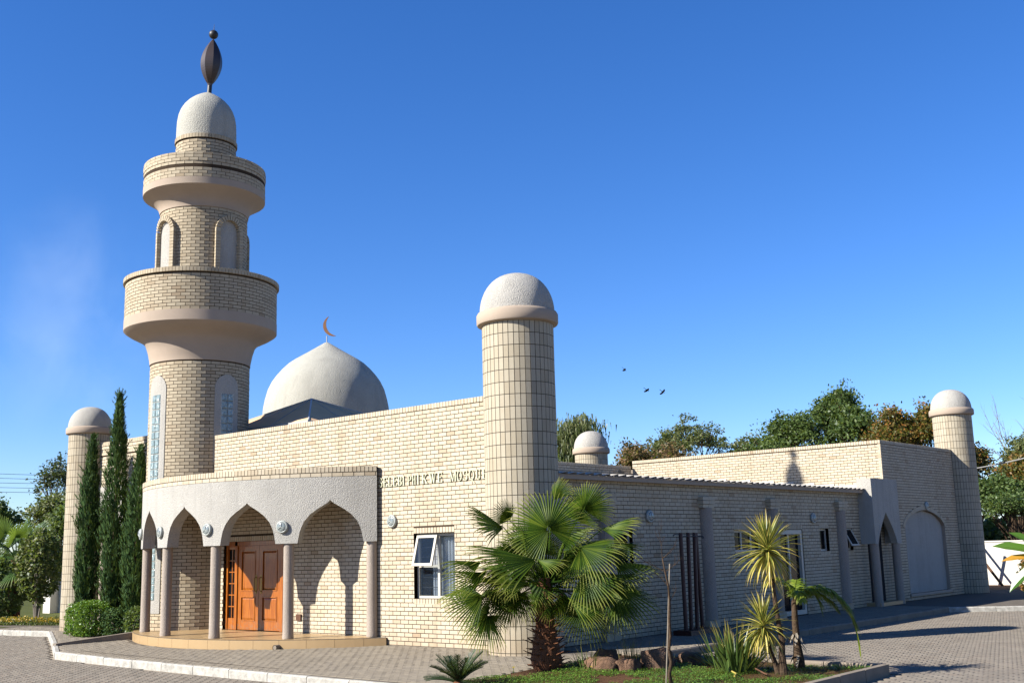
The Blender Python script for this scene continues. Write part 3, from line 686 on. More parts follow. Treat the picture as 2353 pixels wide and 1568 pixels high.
# ---------------- door ----------------
def bx(mb,x0,x1,z0,z1,y0,y1,mt=0): mb.box((x0,y0,z0),(x1,y1,z1),mt)
m=MB(); YD=.07
for a,b in ((DX0,-9.28),(-9.0,-8.90),(-7.23,-7.12),(-6.78,-6.70)): bx(m,a,b,.15,2.22,YD,YD+.11)
bx(m,-9.28,-6.78,2.12,2.22,YD,YD+.11)
for a,b in ((-9.28,-9.0),(-7.12,-6.78)):
    bx(m,a,b,.15,.42,YD+.02,YD+.09); bx(m,a,b,2.04,2.12,YD+.02,YD+.09)
door=build('front_door',m,M['wood'],mosque,label='varnished orange brown double door with glazed side lights')
for a,b in ((-9.28,-9.0),(-7.12,-6.78)):
    m=MB(); mid=(a+b)/2; bx(m,mid-.012,mid+.012,.42,2.04,YD+.03,YD+.07)
    for i in range(1,6): z=.42+1.62*i/6; bx(m,a,mid-.012,z-.012,z+.012,YD+.03,YD+.07); bx(m,mid+.012,b,z-.012,z+.012,YD+.03,YD+.07)
    build('side_light',m,M['wood'],door)
    for i in range(6):
        for s0,s1 in ((a,mid-.014),(mid+.014,b)):
            m=MB(); z=.42+1.62*i/6; bx(m,s0+.004,s1-.004,z+.015,z+.255,YD+.05,YD+.056); build('pane',m,M['darkpane'],door)
for a,b,hx in ((-8.895,-8.075,-8.17),(-8.065,-7.235,-7.97)):
    m=MB(); w=.13
    bx(m,a,a+w,.16,2.115,YD+.03,YD+.075); bx(m,b-w,b,.16,2.115,YD+.03,YD+.075)
    for z0,z1 in ((.16,.37),(.93,1.06),(2.0,2.115)): bx(m,a+w,b-w,z0,z1,YD+.03,YD+.075)
    leaf=build('door_leaf',m,M['wood'],door)
    for z0,z1 in ((.37,.93),(1.06,2.0)):
        m=MB(); x0,x1=a+w,b-w; y1=YD+.062; yf=YD+.036; e=.07
        o=[(x0,y1,z0),(x1,y1,z0),(x1,y1,z1),(x0,y1,z1)]; i_=[(x0+e,yf,z0+e),(x1-e,yf,z0+e),(x1-e,yf,z1-e),(x0+e,yf,z1-e)]
        for q in range(4): m.poly([o[q],o[(q+1)%4],i_[(q+1)%4],i_[q]])
        m.poly(i_); build('door_panel',m,M['wood'],leaf)
        m=MB(); t=.022
        for q0,q1,r0,r1 in ((x0,x1,z0,z0+t),(x0,x1,z1-t,z1),(x0,x0+t,z0+t,z1-t),(x1-t,x1,z0+t,z1-t)): bx(m,q0,q1,r0,r1,YD+.018,YD+.05)
        build('panel_moulding',m,M['wood'],leaf)
    m=MB(); m.tube([(hx,YD+.03,1.05),(hx,YD-.03,1.08),(hx,YD-.035,1.35),(hx,YD+.03,1.38)],.012,8); bx(m,hx-.022,hx+.022,1.0,1.43,YD+.022,YD+.03); build('door_handle',m,M['brass'],leaf)
m=MB(); m.box((-9.4,.2,.1),(-6.6,.5,2.4)); build('dark_backing',m,M['dark'],door)  # solid near-black block behind the door, painted as unlit interior
m=MB(); m.box((-6.50,-.035,.42),(-6.33,-.004,.56)); build('tap_box',m,M['timber'],mosque)
# ---------------- front window ----------------
def frame_rect(mb,F,u0,u1,v0,v1,t,w0,w1):
    for a,b,c,d in ((u0,u1,v0,v0+t),(u0,u1,v1-t,v1),(u0,u0+t,v0+t,v1-t),(u1-t,u1,v0+t,v1-t)):
        mb.hexa([F.P(a,w0,c),F.P(b,w0,c),F.P(b,w1,c),F.P(a,w1,c),F.P(a,w0,d),F.P(b,w0,d),F.P(b,w1,d),F.P(a,w1,d)])
def fbox(mb,F,a,b,c,d,w0,w1): mb.hexa([F.P(a,w0,c),F.P(b,w0,c),F.P(b,w1,c),F.P(a,w1,c),F.P(a,w0,d),F.P(b,w0,d),F.P(b,w1,d),F.P(a,w1,d)])
m=MB(); frame_rect(m,FR,-2.705,-1.545,.935,2.225,.05,-.16,-.10); fbox(m,FR,-2.12,-2.06,.985,2.175,-.16,-.10); fbox(m,FR,-2.655,-2.12,1.55,1.60,-.16,-.10)
win=build('front_window',m,M['wframe'],mosque,label='white framed window with pale curtains and its upper left sash pushed open')
m=MB(); fbox(m,FR,-2.06,-1.595,.985,2.175,-.135,-.13); build('pane',m,M['pane'],win)
m=MB(); fbox(m,FR,-2.655,-2.12,.985,1.55,-.135,-.13); build('pane',m,M['pane'],win)
# open top-hung sash
class Tilt:
    def __init__(s,F,v0,ang): s.F,s.v0,s.a=F,v0,ang
    def P(s,u,w,v): d=s.v0-v; return s.F.P(u,w*cos(s.a)+d*sin(s.a)-.09,s.v0-d*cos(s.a)+w*sin(s.a))
TS=Tilt(FR,2.19,radians(15)); m=MB(); frame_rect(m,TS,-2.67,-2.09,1.555,2.19,.055,0,.035); sash=build('open_sash',m,M['wframe'],win)
m=MB(); fbox(m,TS,-2.615,-2.145,1.61,2.135,.015,.02); build('pane',m,M['pane'],sash)
m=MB(); m.tube([FR.P(-2.3,-.1,1.0),FR.P(-2.27,-.06,1.1)],.008,6); build('window_stay',m,M['dark_metal'],win)
def curtain(name,x0,x1,z0,z1,y,par,amp=.03):
    mb=MB(); n=int((x1-x0)/.012); pr=None
    for i in range(n+1):
        x=x0+(x1-x0)*i/n; yy=y+amp*sin(x*72+1.4*sin(x*11)); a=mb.vert((x,yy,z0)); b=mb.vert((x,yy,z1))
        if pr: mb.face((pr[0],a,b,pr[1]))
        pr=(a,b)
    build(name,mb,M['curtain'],par,smooth=True)
curtain('curtain',-2.42,-2.1,.95,2.2,.26,win); curtain('curtain',-2.04,-1.5,.95,2.2,.25,win)
m=MB(); m.box((-2.9,.9,.6),(-1.3,.95,2.5)); m.box((-2.9,.25,2.5),(-1.3,.9,2.55)); m.box((-2.95,.25,.6),(-2.9,.9,2.5)); m.box((-1.3,.25,.6),(-1.25,.9,2.5)); build('room_lining',m,M['dark'],win)  # room sides coloured near black so the interior reads unlit
m=MB()
for z in (1.15,1.35,1.76,1.95): m.tube([(-2.65,.17,z),(-2.12,.17,z)],.006,5)
build('burglar_bar',m,M['dark_metal'],win)
# side wall windows
for i,(a,b,c,d) in enumerate(eo):
    if i==2: continue
    lab=['small dark window behind the fan palm','wide low window with dark panes left of the glazed door','small square window, closed, right of the glazed door','small square window propped open beside the side porch'][[0,1,3,4].index(i)]
    m=MB(); frame_rect(m,FE,a+.005,b-.005,c+.005,d-.005,.045,-.14,-.09)
    if i==1: fbox(m,FE,a+.44,a+.49,c+.05,d-.05,-.14,-.09); fbox(m,FE,a+.91,a+.96,c+.05,d-.05,-.14,-.09)
    w=build('side_window',m,M['wframe'],mosque,label=lab)
    m=MB(); fbox(m,FE,a+.05,b-.05,c+.05,d-.05,-.13,-.12); build('pane',m,M['darkpane'],w)
    if i==4:
        T=Tilt(FE,d-.02,radians(27)); m=MB(); frame_rect(m,T,a+.02,b-.02,c+.04,d-.02,.045,.03,.06); s_=build('open_sash',m,M['wframe'],w)
        m=MB(); fbox(m,T,a+.065,b-.065,c+.09,d-.065,.04,.045); build('pane',m,M['darkpane'],s_)
m=MB(); a,b,c,d=eo[2]; frame_rect(m,FE,a+.005,b-.005,.02,d-.005,.11,-.14,-.02); fbox(m,FE,a+.72,a+.79,.13,d-.115,-.14,-.06)
w=build('glazed_door',m,M['wframe'],mosque,label='white framed glazed double door in the shaded side wall')
for x0,x1 in ((a+.12,a+.715),(a+.795,b-.12)):
    m=MB(); fbox(m,FE,x0,x1,.14,d-.12,-.11,-.10); build('pane',m,M['darkpane'],w)
# ---------------- side porch ----------------
SX=.75; Y0,Y1=14.93,16.82; ZTOP=3.62; SI=1.75
def s_arch(t): # t in -1..1 -> z
    d=abs(t); pts=[(0,2.66),(.06,2.60),(.35,2.40),(.6,2.2),(.8,2.02),(.93,1.86),(1,1.75)]
    for (x0,z0),(x1,z1) in zip(pts,pts[1:]):
        if x0<=d<=x1: return z0+(z1-z0)*(d-x0)/(x1-x0)
    return SI
m=MB()
def arch_panel(mb,P,u0,u1,a0,a1,th):
    us=sorted([u0,u1,a0-.0005,a1+.0005]+[a0+(a1-a0)*i/28 for i in range(29)])
    zf=lambda u: s_arch(2*(u-a0)/(a1-a0)-1) if a0<=u<=a1 else SI
    for a,b in zip(us,us[1:]):
        za,zb=zf(a),zf(b)
        mb.poly([P(a,0,za),P(b,0,zb),P(b,0,ZTOP),P(a,0,ZTOP)]); mb.poly([P(a,-th,za),P(b,-th,zb),P(b,-th,ZTOP),P(a,-th,ZTOP)]); mb.poly([P(a,0,za),P(b,0,zb),P(b,-th,zb),P(a,-th,za)])
arch_panel(m,lambda u,w,v:(SX+w,u,v),Y0,Y1,Y0+.20,Y1-.32,.2)
m.hexa([(.312,Y0-.002,SI),(SX-.002,Y0-.002,SI),(SX-.002,Y0+.2,SI),(.312,Y0+.2,SI),(.312,Y0-.002,ZTOP-.001),(SX-.002,Y0-.002,ZTOP-.001),(SX-.002,Y0+.2,ZTOP-.001),(.312,Y0+.2,ZTOP-.001)])
m.hexa([(.312,Y1-.2,SI),(SX-.202,Y1-.2,SI),(SX-.202,Y1,SI),(.312,Y1,SI),(.312,Y1-.2,ZTOP-.001),(SX-.202,Y1-.2,ZTOP-.001),(SX-.202,Y1,ZTOP-.001),(.312,Y1,ZTOP-.001)])
m.box((.3,Y0+.2,3.3),(SX-.2,Y1-.2,ZTOP-.002))
sp=build('side_porch',m,M['rough'],mosque,label='small roughcast arched porch on two round columns at the side wall')
for y in (Y0+.16,Y1-.18):
    m=MB(); m.lathe((SX-.12,y),[(.125,.0),(.125,SI)],22); build('porch_column',m,M['column'],sp,smooth=True)
m=MB(); m.box((.315,Y0+.06,0),(SX-.02,Y1-.06,.10)); build('porch_floor',m,M['floor_tile'],sp)
m=MB(); m.box((.312,Y0+.45,.1),(.33,Y1-.5,2.1)); build('dark_door_slab',m,M['dark'],sp)  # flat near-black slab on the wall paints a dark opening
# wing arcade left of the minaret
m=MB(); WX=[(-15.62,-14.02,3.35),(-13.70,-12.0,3.35)]
us=sorted([-16.0,-12.25]+[a+(b-a)*i/30 for a,b,_ in WX for i in range(31)]+[a-.0005 for a,_,_ in WX]+[-14.0195])
us=[u for u in us if u<=-12.25]
def wz(u):
    for a,b,z in WX:
        if a<=u<=b: d=abs(2*(u-a)/(b-a)-1); return 2.35+(z-2.35)*(1-d**1.9)**.75*(1 if d<1 else 0)
    return 2.35
for a,b in zip(us,us[1:]):
    za,zb=wz(a),wz(b)
    m.poly([(a,-.02,za),(b,-.02,zb),(b,-.02,3.885),(a,-.02,3.885)]); m.poly([(a,.26,za),(b,.26,zb),(b,.26,3.885),(a,.26,3.885)]); m.poly([(a,-.02,za),(b,-.02,zb),(b,.26,zb),(a,.26,za)])
build('wing_arcade',m,M['rough'],mosque,label='roughcast arches of the left wing behind the cypresses')
for x in (-15.2,-13.86):
    m=MB(); m.lathe((x,.12),[(.12,-.02),(.12,2.352)],20); build('porch_column',m,M['column'],mosque,smooth=True)
FW=Flat((0,1.5,0),(1,0,0),(0,-1,0)); m=MB(); wall_core(m,FW,-16.2,-12.2,-.2,3.85,[],.2); build('wing_inner_wall',m,M['mortar'],mosque); add_bricks('mosque',FW,rows(-16.2,-12.3,.0,3.8,[]))
m=MB(); m.box((-16.3,-.02,-.2),(-12.2,1.6,.04)); build('wing_floor',m,M['floor_tile'],mosque)
# ---------------- letters ----------------
def glyph(ch):
    T=.13; t=.035; P=[]   # polygons in 0..w x 0..1
    R=lambda x0,x1,y0,y1:P.append([(x0,y0),(x1,y0),(x1,y1),(x0,y1)])
    def serif(x,y,w=.13): R(x-w,x+w,y,y+.05) if y<.5 else R(x-w,x+w,y-.05,y)
    def stem(x,w=T): R(x-w/2,x+w/2,.05,.95); serif(x,0,.11); serif(x,1,.11)
    def bar(x0,x1,y,h=.05): R(x0,x1,y-h/2,y+h/2)
    def arc(cx,cy,rx,ry,a0,a1,wx,wy,n=14):
        for i in range(n):
            u=[radians(a0+(a1-a0)*k/n) for k in (i,i+1)]
            q=[(cx+rx*cos(v),cy+ry*sin(v)) for v in u]; r=[(cx+(rx-wx)*cos(v),cy+(ry-wy)*sin(v)) for v in u]
            P.append([q[0],q[1],r[1],r[0]])
    def diag(x0,y0,x1,y1,w): P.append([(x0-w/2,y0),(x0+w/2,y0),(x1+w/2,y1),(x1-w/2,y1)])
    if ch=='E': stem(.15); bar(.2,.55,.975); bar(.2,.45,.52); bar(.2,.6,.025); R(.5,.55,.8,.95); R(.55,.6,.05,.22); R(.42,.46,.42,.62); w=.62
    elif ch=='L': stem(.15); bar(.2,.58,.025); R(.53,.58,.05,.25); w=.6
    elif ch=='I': stem(.15); w=.32
    elif ch=='B': stem(.15); arc(.28,.75,.27,.25,-90,90,.12,.05); arc(.28,.26,.32,.26,-90,90,.13,.05); w=.64
    elif ch=='P': stem(.15); arc(.28,.72,.30,.28,-90,90,.13,.05); w=.6
    elif ch=='H': stem(.15); stem(.62); bar(.2,.56,.52); w=.78
    elif ch=='K': stem(.15); diag(.22,.42,.60,.97,.05); diag(.64,.03,.34,.58,.14); serif(.62,1,.11); serif(.66,0,.12); w=.8
    elif ch=='W': diag(.30,.0,.10,.97,.13); diag(.30,.0,.46,.97,.05); diag(.62,.0,.44,.97,.13); diag(.62,.0,.82,.97,.05); serif(.1,1,.12); serif(.46,1,.1); serif(.84,1,.1); w=.95
    elif ch=='M': R(.12,.17,.05,.95); R(.76,.89,.05,.95); diag(.47,.05,.17,.95,.13); diag(.47,.05,.8,.95,.05); serif(.14,0,.1); serif(.83,0,.12); serif(.13,1,.1); serif(.84,1,.1); w=.98
    elif ch=='O': arc(.42,.5,.40,.51,0,360,.13,.05,28); w=.86
    elif ch=='Q': arc(.42,.5,.40,.51,0,360,.13,.05,28); diag(.82,-.28,.42,.04,.13); w=.88
    elif ch=='U': R(.11,.24,.3,.95); R(.64,.69,.3,.95); arc(.40,.30,.29,.31,180,360,.12,.06); serif(.17,1,.12); serif(.66,1,.1); w=.82
    elif ch=='S': arc(.32,.73,.24,.27,20,270,.10,.05); arc(.32,.26,.27,.27,-160,90,.11,.06); R(.50,.55,.7,.95); R(.04,.09,.05,.28); w=.62
    return P,w
TX=[('S',-3.725,-3.62),('E',-3.605,-3.465),('L',-3.45,-3.325),('E',-3.30,-3.165),('B',-3.15,-3.015),('I',-3.005,-2.94),('P',-2.86,-2.735),('H',-2.715,-2.60),('I',-2.575,-2.50),('K',-2.43,-2.25),('W',-2.215,-2.005),('E',-1.975,-1.83),('M',-1.635,-1.44),('O',-1.425,-1.285),('S',-1.265,-1.13),('Q',-1.10,-.945),('U',-.915,-.775),('E',-.745,-.60)]
for ch,x0,x1 in TX:
    P,w=glyph(ch); m=MB(); z0=3.236; h=.195; s=(x1-x0)/w
    for pi_,q in enumerate(P):
        yo=-.028-.0006*(pi_%5)
        f=[m.vert((x0+a*s,yo,z0+b*h)) for a,b in q]; g_=[m.vert((x0+a*s,-.004,z0+b*h)) for a,b in q]
        m.face(f); 
        for i in range(4): m.face((f[i],f[(i+1)%4],g_[(i+1)%4],g_[i]))
    build('letter',m,M['letters'],mosque)
flush_bricks('mosque',300,mosque,'brickwork',lambda c:-3.72<c.x<.2 and c.y<.1 and c.z>.0)
# ---------------- minaret ----------------
MC=(-11.09,.34); mn=root('minaret',(MC[0],MC[1],0),'tall round cream brick minaret with two balconies, a pale dome and a dark metal finial','minaret')
F1=Cyl(*MC,1.27); F2=Cyl(*MC,1.14); F3=Cyl(*MC,1.955); F4=Cyl(*MC,1.60); F5=Cyl(*MC,.80)
m=MB(); m.lathe(MC,[(1.262,-.2),(1.262,6.86)],72); build('lower_shaft',m,M['mortar'],mn,smooth=True)
HW1=radians(15.5)
def panel_hw(v,z0,zs,zt):
    if v<z0 or v>zt: return None
    if v<=zs: return HW1
    t=(v-zs)/(zt-zs); return HW1*sqrt(max(0,1-t*t))
def pan(c,z0=.55):
    def f(v):
        h=panel_hw(v,z0,6.08,6.45)
        return ((c-h)*1.27,(c+h)*1.27) if h else None
    return f
c0,c1=radians(1.5),radians(89)
nb=34; L=2*pi*1.27/nb-.014
lst=rows(-pi*1.27,pi*1.27-.005,.15,6.80,[pan(c0),pan(c1,4.2)],L=L)
add_bricks('minaret',F1,lst,0,.07,'brick_tower')
for c,z0 in ((c0,.55),(c1,4.2)):
    m=MB(); zs=[z0+(6.08-z0)*i/6 for i in range(7)]+[6.08+.37*sin(pi/2*i/8) for i in range(1,9)]
    prev=None
    for z in zs:
        h=(panel_hw(z,z0,6.08,6.4501) or .001); row=[]
        for j in range(9):
            a=c-h+2*h*j/8; row.append((m.vert((MC[0]+1.285*sin(a),MC[1]-1.285*cos(a),z)),m.vert((MC[0]+1.25*sin(a),MC[1]-1.25*cos(a),z))))
        if prev:
            for j in range(8): m.face((prev[j][0],prev[j+1][0],row[j+1][0],row[j][0]))
            for j in (0,8): m.face((prev[j][0],row[j][0],row[j][1],prev[j][1]))
            if z>6.08:
                for j in range(8): m.face((prev[j][0],row[j][0],row[j+1][0],prev[j+1][0])) if False else None
        prev=row
    pn=build('roughcast_panel',m,M['rough'],mn)
    z=.86 if z0<1 else 4.24; gw=.172
    m=MB(); fr=Cyl(*MC,1.27); gtop=5.965
    fbox(m,fr,c*1.27-.18,c*1.27+.18,z-.01,gtop,-.0,.017); build('block_frame',m,M['blockjoint'],pn)
    n=int(round((5.955-z)/.1905)); bh=(5.955-z)/n
    blk=MESHC.get('gb')
    if blk is None:
        mb=MB(); h=gw/2-.007; k=bh/2-.007; e=.014
        q=[fr.loc(-h,.0,-k),fr.loc(h,.0,-k),fr.loc(h,.022,-k),fr.loc(-h,.022,-k),fr.loc(-h,.0,k),fr.loc(h,.0,k),fr.loc(h,.022,k),fr.loc(-h,.022,k)]; mb.hexa(q)
        q=[fr.loc(-h,.022,-k),fr.loc(h,.022,-k),fr.loc(h,.022,k),fr.loc(-h,.022,k),fr.loc(-h+e,.034,-k+e),fr.loc(h-e,.034,-k+e),fr.loc(h-e,.034,k-e),fr.loc(-h+e,.034,k-e)]; mb.hexa(q)
        blk=MESHC['gb']=mb.mesh('glass_block',[M['gblock']])
    for i in range(n):
        for s in (-1,1): inst('glass_block',blk,fr.mat(c*1.27+s*gw/2,z+bh*(i+.5)),mn)
m=MB(); m.lathe(MC,[(1.262,6.80),(1.285,6.805),(1.285,6.86),(1.30,6.95),(1.335,7.12),(1.40,7.33),(1.50,7.44),(1.66,7.52),(1.82,7.60),(1.935,7.675),(1.962,7.70),(1.962,7.965),(1.945,7.97)],96)
build('lower_corbel',m,M['pink'],mn,smooth=True,autosm=35)
m=MB(); m.lathe(MC,[(1.947,7.96),(1.947,8.93),(1.8,8.93)],96); build('lower_balcony',m,M['mortar'],mn,smooth=True,autosm=35)
nb=52; L=2*pi*1.955/nb-.014
add_bricks('minaret',F3,rows(-pi*1.955,pi*1.955-.005,7.968,8.90,[],L=L),0,.07,'brick_tower')
nS=144
sl_=[(-pi*1.955+2*pi*1.955*i/nS+.005,-pi*1.955+2*pi*1.955*(i+1)/nS-.005,8.935,9.045) for i in range(nS)]
add_bricks('minaret',F3,sl_,.055,.25,'brick_tower')
m=MB(); m.lathe(MC,[(1.96,8.96),(1.96,9.02),(1.0,9.02)],72); build('balcony_floor',m,M['concrete'],mn)
# upper shaft with niches
m=MB(); m.lathe(MC,[(1.132,8.9),(1.132,10.93)],64); build('upper_shaft',m,M['mortar'],mn,smooth=True)
NC=[radians(a) for a in (0,90,180,270)]; HN=.27; HO=.385
def nic(c,hw):
    def f(v):
        if v<10.26: return (c*1.14-hw,c*1.14+hw)
        t=(v-10.26)/(hw*1.12)
        if t>=1: return None
        h=hw*sqrt(1-t*t); return (c*1.14-h,c*1.14+h)
    return f
nb=31; L=2*pi*1.14/nb-.014
lst=rows(-pi*1.14+.35,pi*1.14+.345,9.03,10.90,[nic(c-(2*pi if c>pi+.5 else 0),HO-.02) for c in NC],L=L)
add_bricks('minaret',F2,lst,0,.06,'brick_tower')
for c in NC:
    vis=c<pi+.1
    m=MB(); prev=None
    for z in [9.02,10.26]+[10.26+HN*1.12*sin(pi/2*i/8) for i in range(1,9)]:
        o=nic(c,HN)(z) or (c*1.14-.001,c*1.14+.001); row=[m.vert(F2.P(o[0]+(o[1]-o[0])*j/6,.012,z)) for j in range(7)]
        if prev:
            for j in range(6): m.face((prev[j],prev[j+1],row[j+1],row[j]))
        prev=row
    build('niche_panel',m,M['rough'],mn)
    z=9.02
    while z<10.22:
        for s in (-1,1):
            a,b=sorted((c*1.14+s*HN,c*1.14+s*HO)); 
            if vis:
                mb=MB(); fbox(mb,F2,a,b,z,z+.075,-.02,.12); build('niche_brick',mb,M['brick_tower'],mn)
        z+=.085
    if vis:
        na=15
        for i in range(na):
            a0=pi*i/na+.03; a1=pi*(i+1)/na-.03; mb=MB()
            q=[]
            for w in (-.02,.12): q+= [F2.P(c*1.14+HN*cos(a0),w,10.26+HN*1.12*sin(a0)),F2.P(c*1.14+HO*cos(a0),w,10.26+HO*1.12*sin(a0)),F2.P(c*1.14+HO*cos(a1),w,10.26+HO*1.12*sin(a1)),F2.P(c*1.14+HN*cos(a1),w,10.26+HN*1.12*sin(a1))]
            mb.hexa(q); build('niche_brick',mb,M['brick_tower'],mn)
m=MB(); m.lathe(MC,[(1.13,10.89),(1.16,10.895),(1.165,10.95),(1.19,11.03),(1.24,11.12),(1.33,11.20),(1.44,11.27),(1.55,11.335),(1.60,11.365),(1.605,11.545),(1.59,11.55)],96)
build('upper_corbel',m,M['pink'],mn,smooth=True,autosm=35)
m=MB(); m.lathe(MC,[(1.592,11.54),(1.592,12.19),(1.45,12.19)],96); build('upper_balcony',m,M['mortar'],mn,smooth=True,autosm=35)
nb=43; L=2*pi*1.6/nb-.014
for k in range(8):
    v=11.553+k*.085-(.002 if k>6 else 0)
    if k==7: v=12.148-.0; 
    w=(0,0,.0,-.018,.0,.012,.012,.0)[k]
    if k<7: add_bricks('minaret',F4,[(a,b,v,v+.075) for a,b,_,_ in rows(-pi*1.6,pi*1.6-.005,v,v+.08,[],L=L,off=(k%2)*.117)],w,.07,'brick_tower')
add_bricks('minaret',F4,[(a,b,12.15,12.21) for a,b,_,_ in rows(-pi*1.6,pi*1.6-.005,12.15,12.22,[],L=L,H=.06)],.006,.22,'brick_tower')
m=MB(); m.lathe(MC,[(.792,12.0),(.792,12.93),(.6,12.93)],64); m.lathe(MC,[(1.5,12.15),(.7,12.15)],64); build('drum',m,M['mortar'],mn)
nb=22; L=2*pi*.8/nb-.014
add_bricks('minaret',F5,rows(-pi*.8,pi*.8-.005,12.21,12.91,[],L=L),0,.05,'brick_tower')
nS=60; add_bricks('minaret',F5,[(-pi*.8+2*pi*.8*i/nS+.005,-pi*.8+2*pi*.8*(i+1)/nS-.005,12.92,13.03) for i in range(nS)],.03,.1,'brick_tower')
m=MB(); m.lathe(MC,[(.80,13.0),(.80,13.2),(.795,13.4),(.785,13.6),(.755,13.78),(.70,13.94),(.62,14.08),(.51,14.21),(.38,14.32),(.24,14.41),(.12,14.475),(.05,14.51),(0,14.52)],72)
dm=build('dome',m,M['rough_dome'],mn,smooth=True,label='small pale roughcast dome on top of the minaret')
ft=lambda z: Vector((MC[0],MC[1],z))+rt*(.045+(z-14.5)*.045)
m=MB(); m.tube([ft(14.45),ft(14.72)],.062,12); fin=build('finial_post',m,M['dark_metal'],mn)
m=MB(); prev=None; zz0,zz1=14.70,16.10; NF=8
for i in range(21):
    t=i/20; z=zz0+(zz1-zz0)*t; r_=.295*sin(pi*t)**.78*(1.0-.10*(t-.5)) if 0<t<1 else .012
    if i==0: r_=.06
    o=ft(z); row=[m.vert((o.x+r_*sin(2*pi*k/NF+.35),o.y-r_*cos(2*pi*k/NF+.35),z)) for k in range(NF)]
    if prev:
        for k in range(NF): m.face((prev[k],prev[(k+1)%NF],row[(k+1)%NF],row[k]))
    prev=row
build('finial_pod',m,M['bronze'],fin)
m=MB()
o=ft(16.24); prev=None
for i in range(13):
    t=pi*i/12; z=o.z-.128*cos(t); r_=max(.001,.128*sin(t)); row=[m.vert((o.x+r_*cos(2*pi*k/20),o.y+r_*sin(2*pi*k/20),z)) for k in range(20)]
    if prev:
        for k in range(20): m.face((prev[k],prev[(k+1)%20],row[(k+1)%20],row[k]))
    prev=row
m2=MB(); m2.tube([ft(16.35),ft(16.55)],[.012,.004],6); m2.tube([ft(16.08),ft(16.13)],.02,6)
build('finial_ball',m,M['dark_metal'],fin,smooth=True); build('finial_spike',m2,M['dark_metal'],fin)
flush_bricks('minaret',300,mn,'brickwork',lambda c:c.z>3.7)
# ---------------- corner towers ----------------
def tower(nm,c,r,zc,zt,label,limit,hr=.225,z0=-.1):
    R_=root('corner_tower',(c[0],c[1],0),label,'tower','round tiled corner towers')
    s=r/.70; F=Cyl(*c,r)
    m=MB(); m.lathe(c,[(r-.007,z0),(r-.007,zc)],64); build('tower_core',m,M['mortar_tile'],R_,smooth=True)
    n=42; hr-=.003; L=2*pi*r/n-.013*s; lst=[]; z=zc-.012-hr
    while z>-.35:
        lst+=[(a,b,max(q,-.05),w) for a,b,q,w in rows(-pi*r,pi*r-.005,z,z+hr,[],L=L,H=hr,J=.013*s,stack=True) if w>-.04]; z-=hr+.013*s
    add_bricks(nm,F,lst,0,.06,'tile','tile')
    flush_bricks(nm,limit,R_,'tilework')
    h=(zt-zc)/1.035
    m=MB(); m.lathe(c,[(r-.01,zc-.01),(r+.05*s,zc),(r+.085*s,zc+.015*h),(r+.10*s,zc+.045*h),(r+.10*s,zc+.20*h),(r+.075*s,zc+.245*h),(r+.03*s,zc+.265*h)],72); build('collar',m,M['pink'],R_,smooth=True,autosm=40)
    b=zc+.25*h; hh=zt-b
    m=MB(); m.lathe(c,[((r+.035*s)*cos(pi/2*i/14)**.86 if i<14 else 0,b+hh*sin(pi/2*i/14)) for i in range(15)],72); build('dome',m,M['rough'],R_,smooth=True)
tower('t1',(.23,.03),.70,6.14,7.19,'largest round tiled tower with a white cap at the near corner behind the fan palm',300)
tower('t2',(-15.98,-.06),.566,5.41,6.22,'round tiled tower at the far left end beside the three cypresses',0,.197)
tower('t3',(-11.7,18.2),.63,5.39,6.28,'tower cap showing small above the low side roof in front of the weeping tree',0,.21)
tower('t4',(.23,23.57),.655,6.09,7.03,'round tiled tower at the far right end of the shaded side wall',0,.225)
# ---------------- lamps ----------------
def lamp_meshes():
    a=MB(); n=28
    def ring(mb,prof,mat=0):
        prev=None
        for r,w in prof:
            row=[mb.vert((r*cos(2*pi*k/n),-w,r*sin(2*pi*k/n))) for k in range(n)]
            if prev:
                for k in range(n): mb.face((prev[k],prev[(k+1)%n],row[(k+1)%n],row[k]))
            prev=row
    ring(a,[(.12,0),(.135,.015),(.135,.045),(.12,.062),(.10,.066),(.10,.055)])
    b=MB(); ring(b,[(.10,.058),(.10,.066),(.085,.076),(.055,.084),(.02,.087),(.001,.088)])
    c=MB()
    for k in range(3):
        an=pi/2+2*pi*k/3; c.tube([(.105*cos(an),-.066,.105*sin(an)),(.06*cos(an),-.088,.06*sin(an)),(0,-.093,0)],.008,6)
    return a.mesh('lamp_housing',[M['lampgrey']],True),b.mesh('lamp_cover',[M['lampglass']],True),c.mesh('lamp_guard',[M['lampgrey']])
LM=lamp_meshes()
def lamp(F,u,v,label):
    m=F.mat(u,v) if not isinstance(F,Cyl) else F.mat(u,v)@Matrix.Translation((0,-F.r,0))
    o=bpy.data.objects.new('wall_lamp',None); o.empty_display_size=.1; link(o,None,m); tag(o,label,'lamp','round bulkhead lamps on the walls')
    for nm,me in zip(('lamp_housing','lamp_cover','lamp_guard'),LM): inst(nm,me,m,o)
for th,lb in ((-26.0,'round bulkhead lamp on the leftmost pier of the curved porch, seen edge on'),(-8.9,'round bulkhead lamp on the porch pier between the two narrow left arches'),(9.0,'round bulkhead lamp on the porch pier left of the wooden door'),(27.6,'round bulkhead lamp on the porch pier right of the wooden door')):
    lamp(PF,radians(th)*RO,2.46,lb)
lamp(FR,-3.33,2.51,'round bulkhead lamp on the sunlit brick wall between the porch and the white window')
lamp(FE,4.14,2.49,'round bulkhead lamp on the shaded side wall above the fan palm')
lamp(FE,11.95,2.48,'round bulkhead lamp on the shaded side wall above the small closed window')
lamp(FE,20.15,2.90,'round bulkhead lamp above the big blind arch at the far end')
